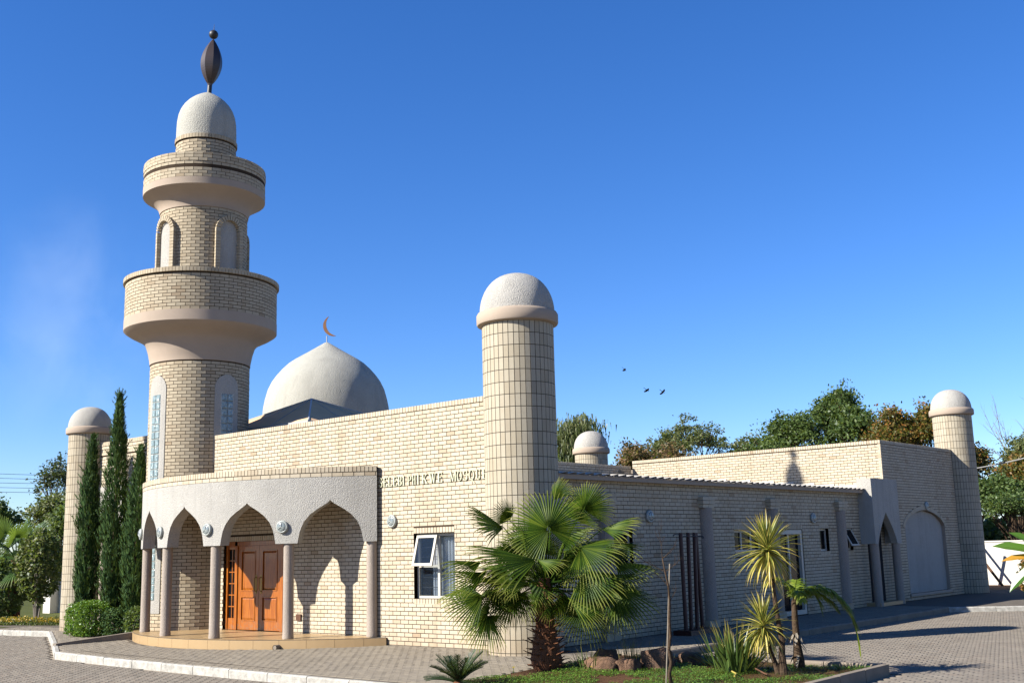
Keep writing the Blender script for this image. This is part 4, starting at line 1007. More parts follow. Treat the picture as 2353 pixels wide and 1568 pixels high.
# ---------------- maroon posts ----------------
for i,(yb,yt,lb) in enumerate(((4.35,4.36,'leftmost dark maroon post leaning against the shaded wall'),(4.62,4.72,'second dark maroon post from the left against the shaded wall'),(4.92,5.04,'third dark maroon post from the left against the shaded wall'),(5.20,5.16,'rightmost dark maroon post, tilted across its neighbour by the pilaster'))):
    x=.98-.04*i; R_=root('metal_post',(x,yb,0),lb,'post','maroon posts stacked by the side wall')
    m=MB(); m.tube([(x,yb,.08),(x-.02,yt,2.12)],.045,10); build('pole',m,M['maroon'],R_)
    m=MB(); m.box((x-.22,yb-.16,.0),(x+.22,yb+.16,.10)); build('base_box',m,M['maroon'],R_)
    m=MB(); m.tube([(x-.02,yt,2.08),(x-.02,yt-.22,2.09),(x-.02,yt-.30,2.06)],.010,6); m.tube([(x-.02,yt,2.04),(x-.02,yt+.28,2.05),(x-.02,yt+.33,2.0)],.010,6); build('hook',m,M['dark_metal'],R_)
# ---------------- plants: generic ----------------
def leaf_blade(mb,base,d,n,L,wd,droop,m=0,seg=4,fold=.25,prof=None,edge=None,twist=0.,a0=0.,grav=Vector((0,0,-1))):
    """sword shaped leaf bent by gravity"""
    base=Vector(base); d=Vector(d).normalized(); p=base.copy(); prev=None
    side=d.cross(Vector(n)).normalized()
    for i in range(seg+1):
        t=i/seg; w=wd*(prof(t) if prof else (1-t**2.2)*(.55+.45*min(1,t*4)))
        nn=side.cross(d).normalized()
        row=(mb.vert(p-side*w/2+nn*abs(w)*fold,a0+t*(1-a0)),mb.vert(p,a0+t*(1-a0)),mb.vert(p+side*w/2+nn*abs(w)*fold,a0+t*(1-a0)))
        if edge is not None:
            e1=mb.vert(p-side*w*.28+nn*abs(w)*fold*.5,a0+t*(1-a0)); e2=mb.vert(p+side*w*.28+nn*abs(w)*fold*.5,a0+t*(1-a0)); row=(row[0],e1,row[1],e2,row[2])
        if prev:
            for k in range(len(row)-1): mb.face((prev[k],prev[k+1],row[k+1],row[k]),(edge if edge is not None and k in (0,len(row)-2) else m))
        prev=row; d=(d+grav*(droop/seg)*(.4+1.2*t)).normalized(); p=p+d*(L/seg)
    return p
def fan_frond(mb,hub,d,n,R,spread,fold,rng,origin=None,nseg=None,m=0):
    hub=Vector(hub); d=Vector(d).normalized(); n=Vector(n).normalized(); s=d.cross(n).normalized()
    N=nseg or int(spread*2/5.2); 
    for i in range(N+1):
        ph=radians(-spread+2*spread*i/N); dph=radians(spread*2/N)
        rr=R*(1-.24*(abs(ph)/pi)**1.5)*rng.uniform(.94,1.05)
        def dirn(a):
            v=d*cos(a)+s*sin(a)-n*(fold*abs(sin(a))+.10); return v.normalized()
        c=dirn(ph); l=dirn(ph-dph/2); r=dirn(ph+dph/2)
        st=[(.05,1.,0),(.42,1.,.0),(.60,.70,.005),(.78,.42,.02),(.93,.16,.05),(1.03,.01,.09)]
        prev=None; k=rng.uniform(.7,1.9)
        for t,wf,dr in st:
            z=Vector((0,0,-dr*rr*k))
            pc_=hub+c*(rr*t)+z-n*(.010*wf); pl=hub+(c*(1-wf)+l*wf).normalized()*(rr*t)+z; pr_=hub+(c*(1-wf)+r*wf).normalized()*(rr*t)+z
            row=(mb.vert(pl,t),mb.vert(pc_,t),mb.vert(pr_,t))
            if prev:
                mb.face((prev[0],prev[1],row[1],row[0]),m); mb.face((prev[1],prev[2],row[2],row[1]),m)
            prev=row
    if origin is not None:
        o=Vector(origin); mid=(o+hub)/2+Vector((0,0,.10*(hub-o).length))
        mb.tube([o,mid,hub,hub+d*.06],[.017,.012,.008,.005],5,m)
def pinnate(mb,pts,ll,n,wd,up,rng,drp=.5,m=0,ang=50,vee=.35):
    pts=[Vector(p) for p in pts]; mb.tube(pts,[.014*(1-i/len(pts))+.003 for i in range(len(pts))],5,m)
    seglen=[(b-a).length for a,b in zip(pts,pts[1:])]; T=sum(seglen)
    for i in range(n):
        t=(i+.5)/n; q=t*T*.985+.0
        for k,sl2 in enumerate(seglen):
            if q<=sl2 or k==len(seglen)-1: break
            q-=sl2
        a,b=pts[k],pts[k+1]; p=a.lerp(b,min(1,q/sl2)); tg=(b-a).normalized(); sd=tg.cross(Vector(up)).normalized(); nn=sd.cross(tg).normalized()
        L=ll*(sin(pi*(.10+.86*t))**.6)
        for s in (-1,1):
            an=radians(ang-22*t+rng.uniform(-6,6)); dd=(tg*cos(an)+sd*s*sin(an)+nn*vee+Vector((0,0,rng.uniform(-.1,.05)))).normalized()
            leaf_blade(mb,p,dd,nn,L*rng.uniform(.88,1.08),wd,drp,m,3,.15,a0=.1)
# ---------------- fan palm ----------------
r=random.Random(11)
FP=root('fan_palm',(2.38,-1.98,-.03),'large fan palm with a shaggy brown trunk in front of the corner tower','palm')
m=MB(); tb=Vector((2.37,-1.99,-.05))
prof=[(.20,0),(.245,.08),(.25,.2),(.225,.35),(.19,.5),(.165,.65),(.15,.82),(.14,1.0),(.13,1.2),(.10,1.45)]
for (ra,za),(rb,zb) in zip(prof,prof[1:]):
    pass
n=20; prev=None
for ra,za in prof:
    row=[m.vert((tb.x+(ra*(1+r.uniform(-.06,.06)))*cos(2*pi*k/n),tb.y+ra*(1+r.uniform(-.06,.06))*sin(2*pi*k/n),tb.z+za)) for k in range(n)]
    if prev:
        for k in range(n): m.face((prev[k],prev[(k+1)%n],row[(k+1)%n],row[k]))
    prev=row
build('trunk',m,M['husk'],FP,smooth=True)
k=0; z=.10
while z<1.18:
    for j in range(9):
        a=k*2.399+j*2*pi/9; rr=[p for p in prof if p[1]<=z][-1][0]
        m=MB(); o=Vector((tb.x+rr*.9*cos(a),tb.y+rr*.9*sin(a),tb.z+z)); out=Vector((cos(a),sin(a),r.uniform(.05,.55))).normalized(); L=r.uniform(.09,.19)*(1 if z<.95 else 1.35); sd=Vector((-sin(a),cos(a),0)); w=r.uniform(.022,.036); up=sd.cross(out)*-1
        tip=o+out*L+Vector((0,0,-.01)); b=[o-sd*w,o+sd*w,o+sd*w+up*-.02,o-sd*w+up*-.02]; c=[tip-sd*w*.35,tip+sd*w*.35,tip+sd*w*.35-up*.008,tip-sd*w*.35-up*.008]
        m.hexa([*b,*c]); build('leaf_base',m,M['husk'],FP)
    z+=.085; k+=1
cc=Vector((2.40,-1.97,1.25))
for hub,d,nn,R,sp,fo in PALM_LEAVES:
    m=MB(); fan_frond(m,hub,d,nn,R,sp,fo,r,origin=cc+Vector((r.uniform(-.05,.05),r.uniform(-.05,.05),r.uniform(-.15,.1))))
    build('frond',m,M['palm'],FP)
for i in range(22):
    a=r.uniform(0,2*pi); el=radians(r.uniform(-30,65)); L=r.uniform(.45,.8); d=Vector((cos(a)*cos(el),sin(a)*cos(el),sin(el))); hub=cc+d*L+Vector((0,0,.05))
    if (hub-cc).dot(Vector((CAM.x-cc.x,CAM.y-cc.y,0)).normalized())>.25: continue
    nn=(Vector((0,0,1))*.8+Vector((CAM.x-cc.x,CAM.y-cc.y,0)).normalized()*.5); m=MB(); dd=(d+Vector((0,0,-.3))).normalized(); nn=(nn-dd*nn.dot(dd)).normalized(); fan_frond(m,hub,dd,nn,r.uniform(.5,.7),110,.3,r,origin=cc)
    build('frond',m,M['palm'],FP)
# ---------------- cycad ----------------
cy=Vector((2.40,-4.05,-.12)); R_=root('cycad',cy,'small dark cycad with stiff feathery fronds at the bottom edge of the picture','cycad')
m=MB(); m.lathe((cy.x,cy.y),[(.09,cy.z-.05),(.11,cy.z+.05),(.07,cy.z+.12),(0,cy.z+.14)],12); build('trunk',m,M['husk'],R_)
for i in range(26):
    a=i*2.399+.3; el=radians(r.uniform(12,62)); L=r.uniform(.48,.60); dx,dy=cos(a),sin(a); o=cy+Vector((0,0,.10)); pts=[o]; d=Vector((dx*cos(el),dy*cos(el),sin(el)))
    for k in range(6): pts.append(pts[-1]+d*L/6); d=(d+Vector((0,0,-.09))).normalized()
    m=MB(); pinnate(m,pts,.13,26,.012,Vector((0,0,1)),r,.15,ang=62,vee=.45); build('frond',m,M['cycad'],R_)
# ---------------- variegated yuccas ----------------
def yucca_head(par,c,n,L,r,w=.034,lo=-50,hi=85):
    for i in range(n):
        a=i*2.399+r.uniform(-.2,.2); t=i/n; el=radians(hi+(lo-hi)*t**.85+r.uniform(-6,6)); d=Vector((cos(a)*cos(el),sin(a)*cos(el),sin(el)))
        nn=Vector((0,0,1))-d*d.z
        if nn.length<.05: nn=Vector((cos(a),sin(a),0))
        m=MB(); old=t>.80
        leaf_blade(m,Vector(c)+d*.02-Vector((0,0,.10*t)),d,nn.normalized(),L*r.uniform(.82,1.08)*(.8 if i<6 else 1),w*r.uniform(.8,1.1),(.25+.7*t) if not old else 1.5,0,6,.22,edge=1)
        build('leaf',m,[M['yucca_edge'] if old else M['yucca'],M['yucca_edge']],par)
YU=root('variegated_yucca',(5.92,-.93,-.02),'tall yellow striped yucca with a big rosette, in front of the glazed door','yucca','variegated yuccas in the planted bed')
m=MB(); m.tube([(5.95,-.92,-.05),(5.94,-.905,.25),(5.955,-.90,.45),(5.925,-.915,.70),(5.905,-.92,.90),(5.885,-.93,1.2),(5.855,-.95,1.78)],[.075,.05,.042,.036,.034,.03,.028],10); build('trunk',m,M['bark'],YU)
yucca_head(YU,(5.842,-.955,1.80),130,.60,r,.050)
for i in range(34):
    a=r.uniform(0,6.28); m=MB(); d=Vector((cos(a)*.6,sin(a)*.6,-.5)).normalized(); z=r.uniform(1.25,1.68); leaf_blade(m,(5.86,-.945,z),d,Vector((cos(a),sin(a),.6)),r.uniform(.25,.42),.022,1.6,0,4,.2,edge=1); build('dry_leaf',m,[M['yucca_edge'],M['yucca_edge']],YU)
YV=root('variegated_yucca',(5.85,-.97,-.02),'shorter yellow striped yucca rosette low beside the tall one','yucca','variegated yuccas in the planted bed')
m=MB(); m.tube([(5.90,-.96,-.05),(5.86,-.965,.12),(5.80,-.985,.30),(5.73,-1.015,.66)],[.05,.04,.035,.028],10); build('trunk',m,M['bark'],YV)
yucca_head(YV,(5.725,-1.018,.70),110,.50,r,.046)
for i in range(20):
    a=r.uniform(0,6.28); m=MB(); d=Vector((cos(a)*.6,sin(a)*.6,-.5)).normalized(); z=r.uniform(.35,.6); leaf_blade(m,(5.76,-1.0,z),d,Vector((cos(a),sin(a),.6)),r.uniform(.18,.3),.02,1.6,0,4,.2,edge=1); build('dry_leaf',m,[M['yucca_edge'],M['yucca_edge']],YV)
# ---------------- small feather palm ----------------
DP=root('feather_palm',(5.80,-.115,-.02),'small feather palm with one long frond arching down to the right','palm')
m=MB(); m.tube([(5.80,-.115,-.05),(5.80,-.115,.10),(5.79,-.117,.35),(5.785,-.12,.62),(5.79,-.117,.95),(5.81,-.11,1.06)],[.09,.085,.055,.05,.042,.025],12); build('trunk',m,M['bark'],DP,smooth=True)
for i in range(18):
    a=r.uniform(0,6.28); z=r.uniform(.1,.55); m=MB(); leaf_blade(m,(5.79+.06*cos(a),-.117+.06*sin(a),z),(cos(a)*.5,sin(a)*.5,-.6),(cos(a),sin(a),0),.16,.05,.3,0,3,.1); build('husk_flap',m,M['stake'],DP)
P0=Vector((5.80,-.113,1.02))
for pts,ll,n in (([P0,(5.98,-.03,1.13),(6.15,.05,1.14),(6.32,.14,1.08),(6.46,.20,.94),(6.55,.25,.72),(6.59,.27,.45),(6.61,.28,.15)],.40,80),([P0,(5.95,-.06,1.16),(6.10,.0,1.20),(6.28,.08,1.15),(6.42,.16,1.02),(6.52,.22,.82),(6.57,.25,.6)],.36,64),([P0,(5.96,.02,1.10),(6.10,.10,1.08),(6.24,.18,.98),(6.34,.24,.82)],.34,44),
                 ([P0,(5.90,-.07,1.14),(6.03,-.01,1.13),(6.12,.03,1.0),(6.16,.05,.80)],.32,30),
                 ([P0,(5.74,-.15,1.2),(5.66,-.19,1.30),(5.56,-.24,1.33),(5.45,-.30,1.26)],.32,30),
                 ([P0,(5.77,-.02,1.2),(5.72,.13,1.28),(5.66,.28,1.22),(5.60,.42,1.05)],.3,26),
                 ([P0,(5.88,-.2,1.15),(5.98,-.3,1.12),(6.06,-.38,.98)],.25,20)):
    m=MB(); pinnate(m,pts,ll*.92,int(n*1.3),.026,Vector((0,0,1)),r,1.5,ang=58,vee=.12); build('frond',m,M['date'],DP)
# ---------------- sword leaved clumps ----------------
def clump(nm,c,n,L,w,label,cat,rng,spread=.5,mat='sword',hi=86,lo=38,droop=.35):
    R_=root(nm,c,label,cat)
    for i in range(n):
        a=rng.uniform(0,6.28); el=radians(rng.uniform(lo,hi)); o=Vector(c)+Vector((cos(a),sin(a),0))*rng.uniform(0,spread*.4); d=Vector((cos(a)*cos(el),sin(a)*cos(el),sin(el)))
        m=MB(); leaf_blade(m,o,d,Vector((cos(a),sin(a),0))*-1+Vector((0,0,.5)),L*rng.uniform(.65,1.08),w*rng.uniform(.7,1.1),droop,0,5,.2); build('leaf',m,M[mat],R_)
    return R_
clump('iris_clump',(5.20,-.98,-.02),120,.78,.048,'bright clump of upright sword leaves just left of the yellow yuccas','plant',r,.8,'sword',88,38,.25)
clump('iris_clump',(4.62,-.50,-.02),80,.58,.034,'darker spiky clump between the stake and the bright sword leaves','plant',r,.5,'cycad',75,15,.4)
clump('grass_tuft',(3.15,-.75,0),46,.48,.012,'thin dry grasses standing behind the stones','grass tuft',r,.9,'dry',88,60,.3)
clump('grass_tuft',(2.95,-1.65,0),30,.34,.022,'dark leafy tuft right at the foot of the fan palm','grass tuft',r,.6,'sword',85,30,.5)
clump('grass_tuft',(3.72,-.72,0),22,.40,.012,'few dry stalks standing just behind the biggest rock','grass tuft',r,.5,'dry',88,65,.3)
m=MB(); m.tube([(5.35,-1.35,.03),(5.52,-1.52,.02),(5.62,-1.75,.015)],.012,6); build('fallen_leaf',m,M['yucca_edge'],label='pale fallen leaf lying on the grass in front of the sword leaves',cat='fallen leaf')
m=MB(); m.tube([(5.55,-1.02,.05),(5.85,-1.30,.02),(5.98,-1.38,.01)],.013,6); build('fallen_leaf',m,M['timber'],label='brown fallen leaf stem lying in front of the yucca trunks',cat='fallen leaf')
# ---------------- stones ----------------
def stone(c,sx,sy,sz,label,seed,mat='rock'):
    mb=MB(); nu,nv=22,12; rw=[]
    for j in range(nv+1):
        th=pi*j/nv; row=[]
        for i in range(nu):
            ph=2*pi*i/nu; v=Vector((sin(th)*cos(ph),sin(th)*sin(ph),cos(th)))
            k=1+.28*noise.noise(v*1.5+Vector((seed,0,0)))+.10*noise.noise(v*4+Vector((0,seed,0)))
            v=Vector([abs(q)**.75*(1 if q>0 else -1) for q in v])
            row.append(mb.vert((c[0]+v.x*sx*k,c[1]+v.y*sy*k,max(-.06,c[2]+v.z*sz*k))))
        rw.append(row)
    for a,b in zip(rw,rw[1:]):
        for i in range(nu): mb.face((a[i],a[(i+1)%nu],b[(i+1)%nu],b[i]))
    o=build('stone',mb,M[mat],smooth=True,label=label,cat='rock',group='stones among the plants'); return o
stone((3.84,-1.05,.07),.29,.22,.20,'biggest brown boulder, left of the stake and bare sapling',3)
stone((3.55,-1.45,.02),.22,.14,.12,'low reddish stone against the left foot of the biggest boulder',5)
stone((3.10,-1.55,.02),.32,.18,.13,'flat dappled stone between the fan palm and the biggest boulder',8)
stone((2.85,-1.05,.08),.22,.16,.15,'dark shaded stone behind the flat dappled stone',12)
stone((3.98,-.30,.04),.20,.16,.13,'small dark stone right behind the sapling trunk',17)
# ---------------- sapling and stake ----------------
SP=root('bare_sapling',(5.22,-2.76,-.05),'thin leafless sapling tied beside a grey stake','tree')
pts=[(5.225,-2.765,-.06),(5.20,-2.78,.12),(5.235,-2.762,.28),(5.21,-2.775,.45),(5.237,-2.761,.62),(5.235,-2.762,.85),(5.25,-2.753,1.1),(5.245,-2.756,1.3),(5.215,-2.776,1.5),(5.19,-2.79,1.68)]
m=MB(); m.tube(pts,[.032,.028,.026,.024,.022,.02,.016,.013,.011,.009],8); build('trunk',m,M['bark'],SP,smooth=True)
def twig(mb,o,d,L,rad,dep,rng):
    o=Vector(o); d=Vector(d).normalized(); p=[o]
    for k in range(4): d=(d+Vector((rng.uniform(-.15,.15),rng.uniform(-.15,.15),rng.uniform(-.03,.12)))).normalized(); p.append(p[-1]+d*L/4)
    mb.tube(p,[rad,rad*.8,rad*.6,rad*.45,rad*.25],4)
    if dep:
        for k in (1,2,3):
            s=Vector((rng.uniform(-1,1),rng.uniform(-1,1),rng.uniform(-.1,.6))); twig(mb,p[k],d+s*.8,L*.5,rad*.5,dep-1,rng)
m=MB()
for o,d,L in ((pts[9],(-.1,-.06,1),.45),(pts[9],(.6,.4,.6),.28),(pts[8],(-.75,-.5,.55),.42),(pts[8],(.7,.5,.4),.32),(pts[7],(-.6,-.4,.7),.25),(pts[6],(.5,.4,.7),.22)): twig(m,o,d,L,.006,2,r)
build('branches',m,M['bark'],SP)
m=MB(); m.tube([(5.16,-2.81,-.06),(5.27,-2.73,1.61)],.011,8); build('stake',m,M['stake'],label='straight grey metal stake standing beside the leafless sapling',cat='stake')
# ---------------- garden bed: cover ----------------
g=MB(); N=30
for i in range(N):
    for j in range(N):
        x0,x1=2.10+4.72*i/N,2.10+4.72*(i+1)/N; y0,y1=-5.5+6.0*j/N,-5.5+6.0*(j+1)/N
        zf=lambda x,y:-.035+.03*noise.noise(Vector((x*1.3,y*1.3,2)))-.04*max(0,(-y-2)/3)*(1 if x<4 else .3)
        g.poly([(x0,y0,zf(x0,y0)),(x1,y0,zf(x1,y0)),(x1,y1,zf(x1,y1)),(x0,y1,zf(x0,y1))])
build('planting_bed',g,M['asph'],kind='structure')
g=MB(); d_=MB()
def cover(n,x0,x1,y0,y1,s,mb,dens):
    for i in range(n):
        x=r.uniform(x0,x1); y=r.uniform(y0,y1)
        if noise.noise(Vector((x*1.1,y*1.1,5)))+.42*noise.noise(Vector((x*4,y*4,1)))<dens: continue
        z=zf(x,y)+r.uniform(.0,.045); a=r.uniform(0,6.28); q=s*r.uniform(.6,1.3); t1=Vector((cos(a),sin(a),r.uniform(-.5,.9)))*q; t2=Vector((-sin(a),cos(a),r.uniform(-.5,.6)))*q*.6; p=Vector((x,y,z))
        mb.poly([p-t1*.5,p+t2*.5,p+t1*.5,p-t2*.5])
cover(42000,2.12,5.6,-4.9,-.5,.026,g,-.20); cover(12000,5.3,6.8,-2.6,.35,.026,g,-.12); cover(6000,2.12,5.5,-.6,.4,.03,g,.0)
build('ground_cover',g,M['ivy'],kind='stuff',label='low green ground cover between the plants',cat='ground cover')
for i in range(5200):
    x,y=r.uniform(4.6,6.82),r.uniform(-3.2,.45)
    leaf_blade(d_,(x,y,zf(x,y)),(r.uniform(-.6,.6),r.uniform(-.6,.6),1),(1,0,.2),r.uniform(.03,.08),.006,.4,0,2,.1)
build('dry_lawn',d_,M['dry'],kind='stuff',label='short yellowing grass round the yuccas',cat='grass')
for x,y,lb in ((2.22,-2.62,'left of the two small yellow flowers on the paving edge by the palm foot'),(2.30,-2.72,'right of the two small yellow flowers on the paving edge by the palm foot'),(3.28,-2.02,'single yellow flower in the grass before the flat stone')):
    m=MB()
    for k in range(8):
        a=k*pi/4; leaf_blade(m,(x,y,.06),(cos(a),sin(a),.35),(0,0,1),.032,.022,.2,0,2,.1)
    fl=build('flower',m,M['flower_head'],label=lb,cat='flower'); s_=MB(); s_.tube([(x,y,-.03),(x,y,.06)],.003,4); build('stem',s_,M['ivy'],fl)
# ---------------- cypresses and shrubs on the left ----------------
def cypress(x,y,h,rw,label,rng,lean=0.):
    R_=root('cypress',(x,y,0),label,'cypress','slim cypresses left of the porch')
    m=MB(); m.tube([(x,y,-.05),(x+lean*.5,y,h*.5),(x+lean,y,h*.96)],[.06,.035,.008],8); build('trunk',m,M['bark'],R_)
    m=MB(); n=int(9000*h/5)
    for i in range(n):
        t=rng.random()**1.15; z=.15+t*(h-.15)
        R=rw*(.55+.45*min(1,t/.25))*(1-max(0,(t-.42)/.58)**1.7)+.015; a=rng.uniform(0,6.28)
        bump=1+.38*noise.noise(Vector((cos(a)*1.6,sin(a)*1.6,z*1.7+x)))+.36*noise.noise(Vector((cos(a)*3,sin(a)*3,z*4.2+x)))
        rr=R*bump*rng.uniform(.72,1.03)
        if rng.random()<.022:
            o=Vector((x+lean*t+rr*cos(a)*.95,y+rr*sin(a)*.95,z)); d=Vector((cos(a)*.75+rng.uniform(-.2,.2),sin(a)*.75+rng.uniform(-.2,.2),1)).normalized(); SL=rng.uniform(.12,.30)
            for q_ in range(16):
                p_=o+d*SL*q_/16; e_=Vector((rng.uniform(-1,1),rng.uniform(-1,1),.8)).normalized(); s_=e_.cross(d).normalized()*.011; m.poly([p_-s_,p_+s_,p_+e_*.075+s_*.3,p_+e_*.075-s_*.3])
            continue
        o=Vector((x+lean*t+rr*cos(a),y+rr*sin(a),z)); d=Vector((cos(a)*.42,sin(a)*.42,1)).normalized(); L=rng.uniform(.06,.15); s=Vector((-sin(a),cos(a),0))*rng.uniform(.010,.020)
        s=s+Vector((rng.uniform(-.01,.01),rng.uniform(-.01,.01),0))
        m.poly([o-s,o+s,o+d*L+s*.3,o+d*L-s*.3])
    build('crown',m,M['cypress'],R_)
cypress(-14.33,-.9,5.15,.27,'leftmost slim cypress, touching the tiled tower',r,.12)
cypress(-13.27,-.7,6.2,.31,'tallest slim cypress, the middle of the three',r,.0)
cypress(-12.22,-.7,4.72,.29,'rightmost slim cypress, close to the porch',r,.10)
def shrub(nm,c,rx,ry,rz,n,s,mat,label,cat,rng,trunk=False,group=None,box=1.,stems=0):
    R_=root(nm,(c[0],c[1],0),label,cat,group); m=MB()
    for i in range(n):
        v=Vector((rng.gauss(0,1),rng.gauss(0,1),rng.gauss(0,1))).normalized(); v=Vector([abs(q)**box*(1 if q>0 else -1) for q in v])
        k=rng.uniform(.72,1.0)**.5*(1+.20*noise.noise(v*2.2+Vector(c))+.12*noise.noise(v*6+Vector(c)))
        p=Vector((c[0]+v.x*rx*k,c[1]+v.y*ry*k,c[2]+v.z*rz*k))
        if p.z<.0: p.z=rng.uniform(0,.1)
        leafq(m,p,s*rng.uniform(.7,1.3),rng)
    build('foliage',m,M[mat],R_)
    if stems:
        b=MB()
        for i in range(stems):
            a=rng.uniform(0,6.28); b.tube([(c[0]+.05*cos(a),c[1]+.05*sin(a),-.05),(c[0]+rx*.25*cos(a),c[1]+ry*.25*sin(a),c[2]*.6),(c[0]+rx*.5*cos(a),c[1]+ry*.5*sin(a),c[2]+rz*.4)],[.03,.022,.008],6)
        build('stem',b,M['stake'],R_)
    return R_
def leafq(m,p,s,rng,elong=1.7):
    d=Vector((rng.uniform(-1,1),rng.uniform(-1,1),rng.uniform(-1,.7))).normalized(); u=Vector((rng.uniform(-1,1),rng.uniform(-1,1),rng.uniform(-1,1))); w=d.cross(u).normalized()
    m.poly([p,p+d*s*.5*elong*.5+w*s*.28,p+d*s*elong*.55,p+d*s*.5*elong*.5-w*s*.28])
shrub('round_shrub',(-13.40,-1.25,.40),.62,.5,.48,9000,.055,'shrub','rounded bright green bush in front of the cypresses','shrub',r,box=.8,stems=4)
shrub('dark_shrub',(-12.45,-.95,.30),.55,.4,.42,5000,.06,'cypress','dark low shrub between the bright bush and the porch step','shrub',r,stems=3)
shrub('dark_shrub',(-11.75,-.85,.32),.33,.3,.40,2600,.07,'tree','dark shrub tight against the left end of the porch','shrub',r,stems=3)
shrub('leafy_shrub',(-21.9,1.55,1.75),.75,.7,1.15,4200,.13,'shrub2','tall loose shrub with pale stems in front of the white gate post','shrub',r,stems=7)
shrub('leafy_shrub',(-23.3,1.0,1.0),.9,.8,.9,4200,.13,'tree','dark dense shrub at the foot of the left fan palm','shrub',r,stems=4)
# left fan palm
FL=root('fan_palm',(-23.3,1.45,0),'distant fan palm at the left edge among the shrubs','palm'); o=Vector((-23.3,1.45,1.95))
m=MB(); m.tube([(-23.3,1.45,-.1),(-23.3,1.45,2.0)],[.22,.16],12); build('trunk',m,M['husk'],FL)
for i in range(30):
    a=i*2.399; el=radians(70-100*(i/30)); d=Vector((cos(a)*cos(el),sin(a)*cos(el),sin(el))); L=r.uniform(.7,1.0); hub=o+d*L; dd=(d+Vector((0,0,-.15))).normalized(); nn=Vector((.4,-.5,1)); nn=(nn-dd*nn.dot(dd)).normalized()
    m=MB(); fan_frond(m,hub,dd,nn,r.uniform(.75,.95),105,.3,r,origin=o,nseg=26); build('frond',m,M['palm_far'],FL)
# gate post, boundary wall
GP=root('gate_post',(-27.0,4.7,0),'white rendered gate post with a capping slab behind the left shrubs','gate post')
m=MB(); m.box((-27.25,4.42,-.3),(-26.72,4.95,1.62)); build('shaft',m,M['white_wall'],GP)
m=MB(); m.box((-27.3,4.37,1.62),(-26.67,5.0,1.72)); build('cap',m,M['white_wall'],GP)
m=MB(); m.box((-26.72,4.75,-.3),(-18.5,4.9,1.25)); build('boundary_wall',m,M['white_wall'],label='low pale boundary wall running behind the left tower',cat='wall')
m=MB(); m.poly([(-60,1.4,-.02),(-16.2,1.4,-.02),(-16.2,30,-.02),(-60,30,-.02)]); m.poly([(-60,-.6,-.02),(-19.6,-.6,-.02),(-19.6,1.4,-.02),(-60,1.4,-.02)]); build('lawn',m,M['lawn'],kind='structure')
FHG=root('flower_border',(-20.5,1.0,0),'low border of yellow flowering plants along the left lawn','flower border'); m=MB(); m2=MB()
for i in range(9000):
    t=r.random(); x=-24+7.0*t; y=-.9+2.2*t; yy=y+r.uniform(-.28,.28); z=r.uniform(.0,.20)*(1+.4*noise.noise(Vector((x*2,yy*2,0))))
    leafq(m2 if (z>.10 and r.random()<.6) else m,Vector((x,yy,z)),.06,r)
build('foliage',m,M['shrub2'],FHG); build('blossom',m2,M['flower'],FHG)
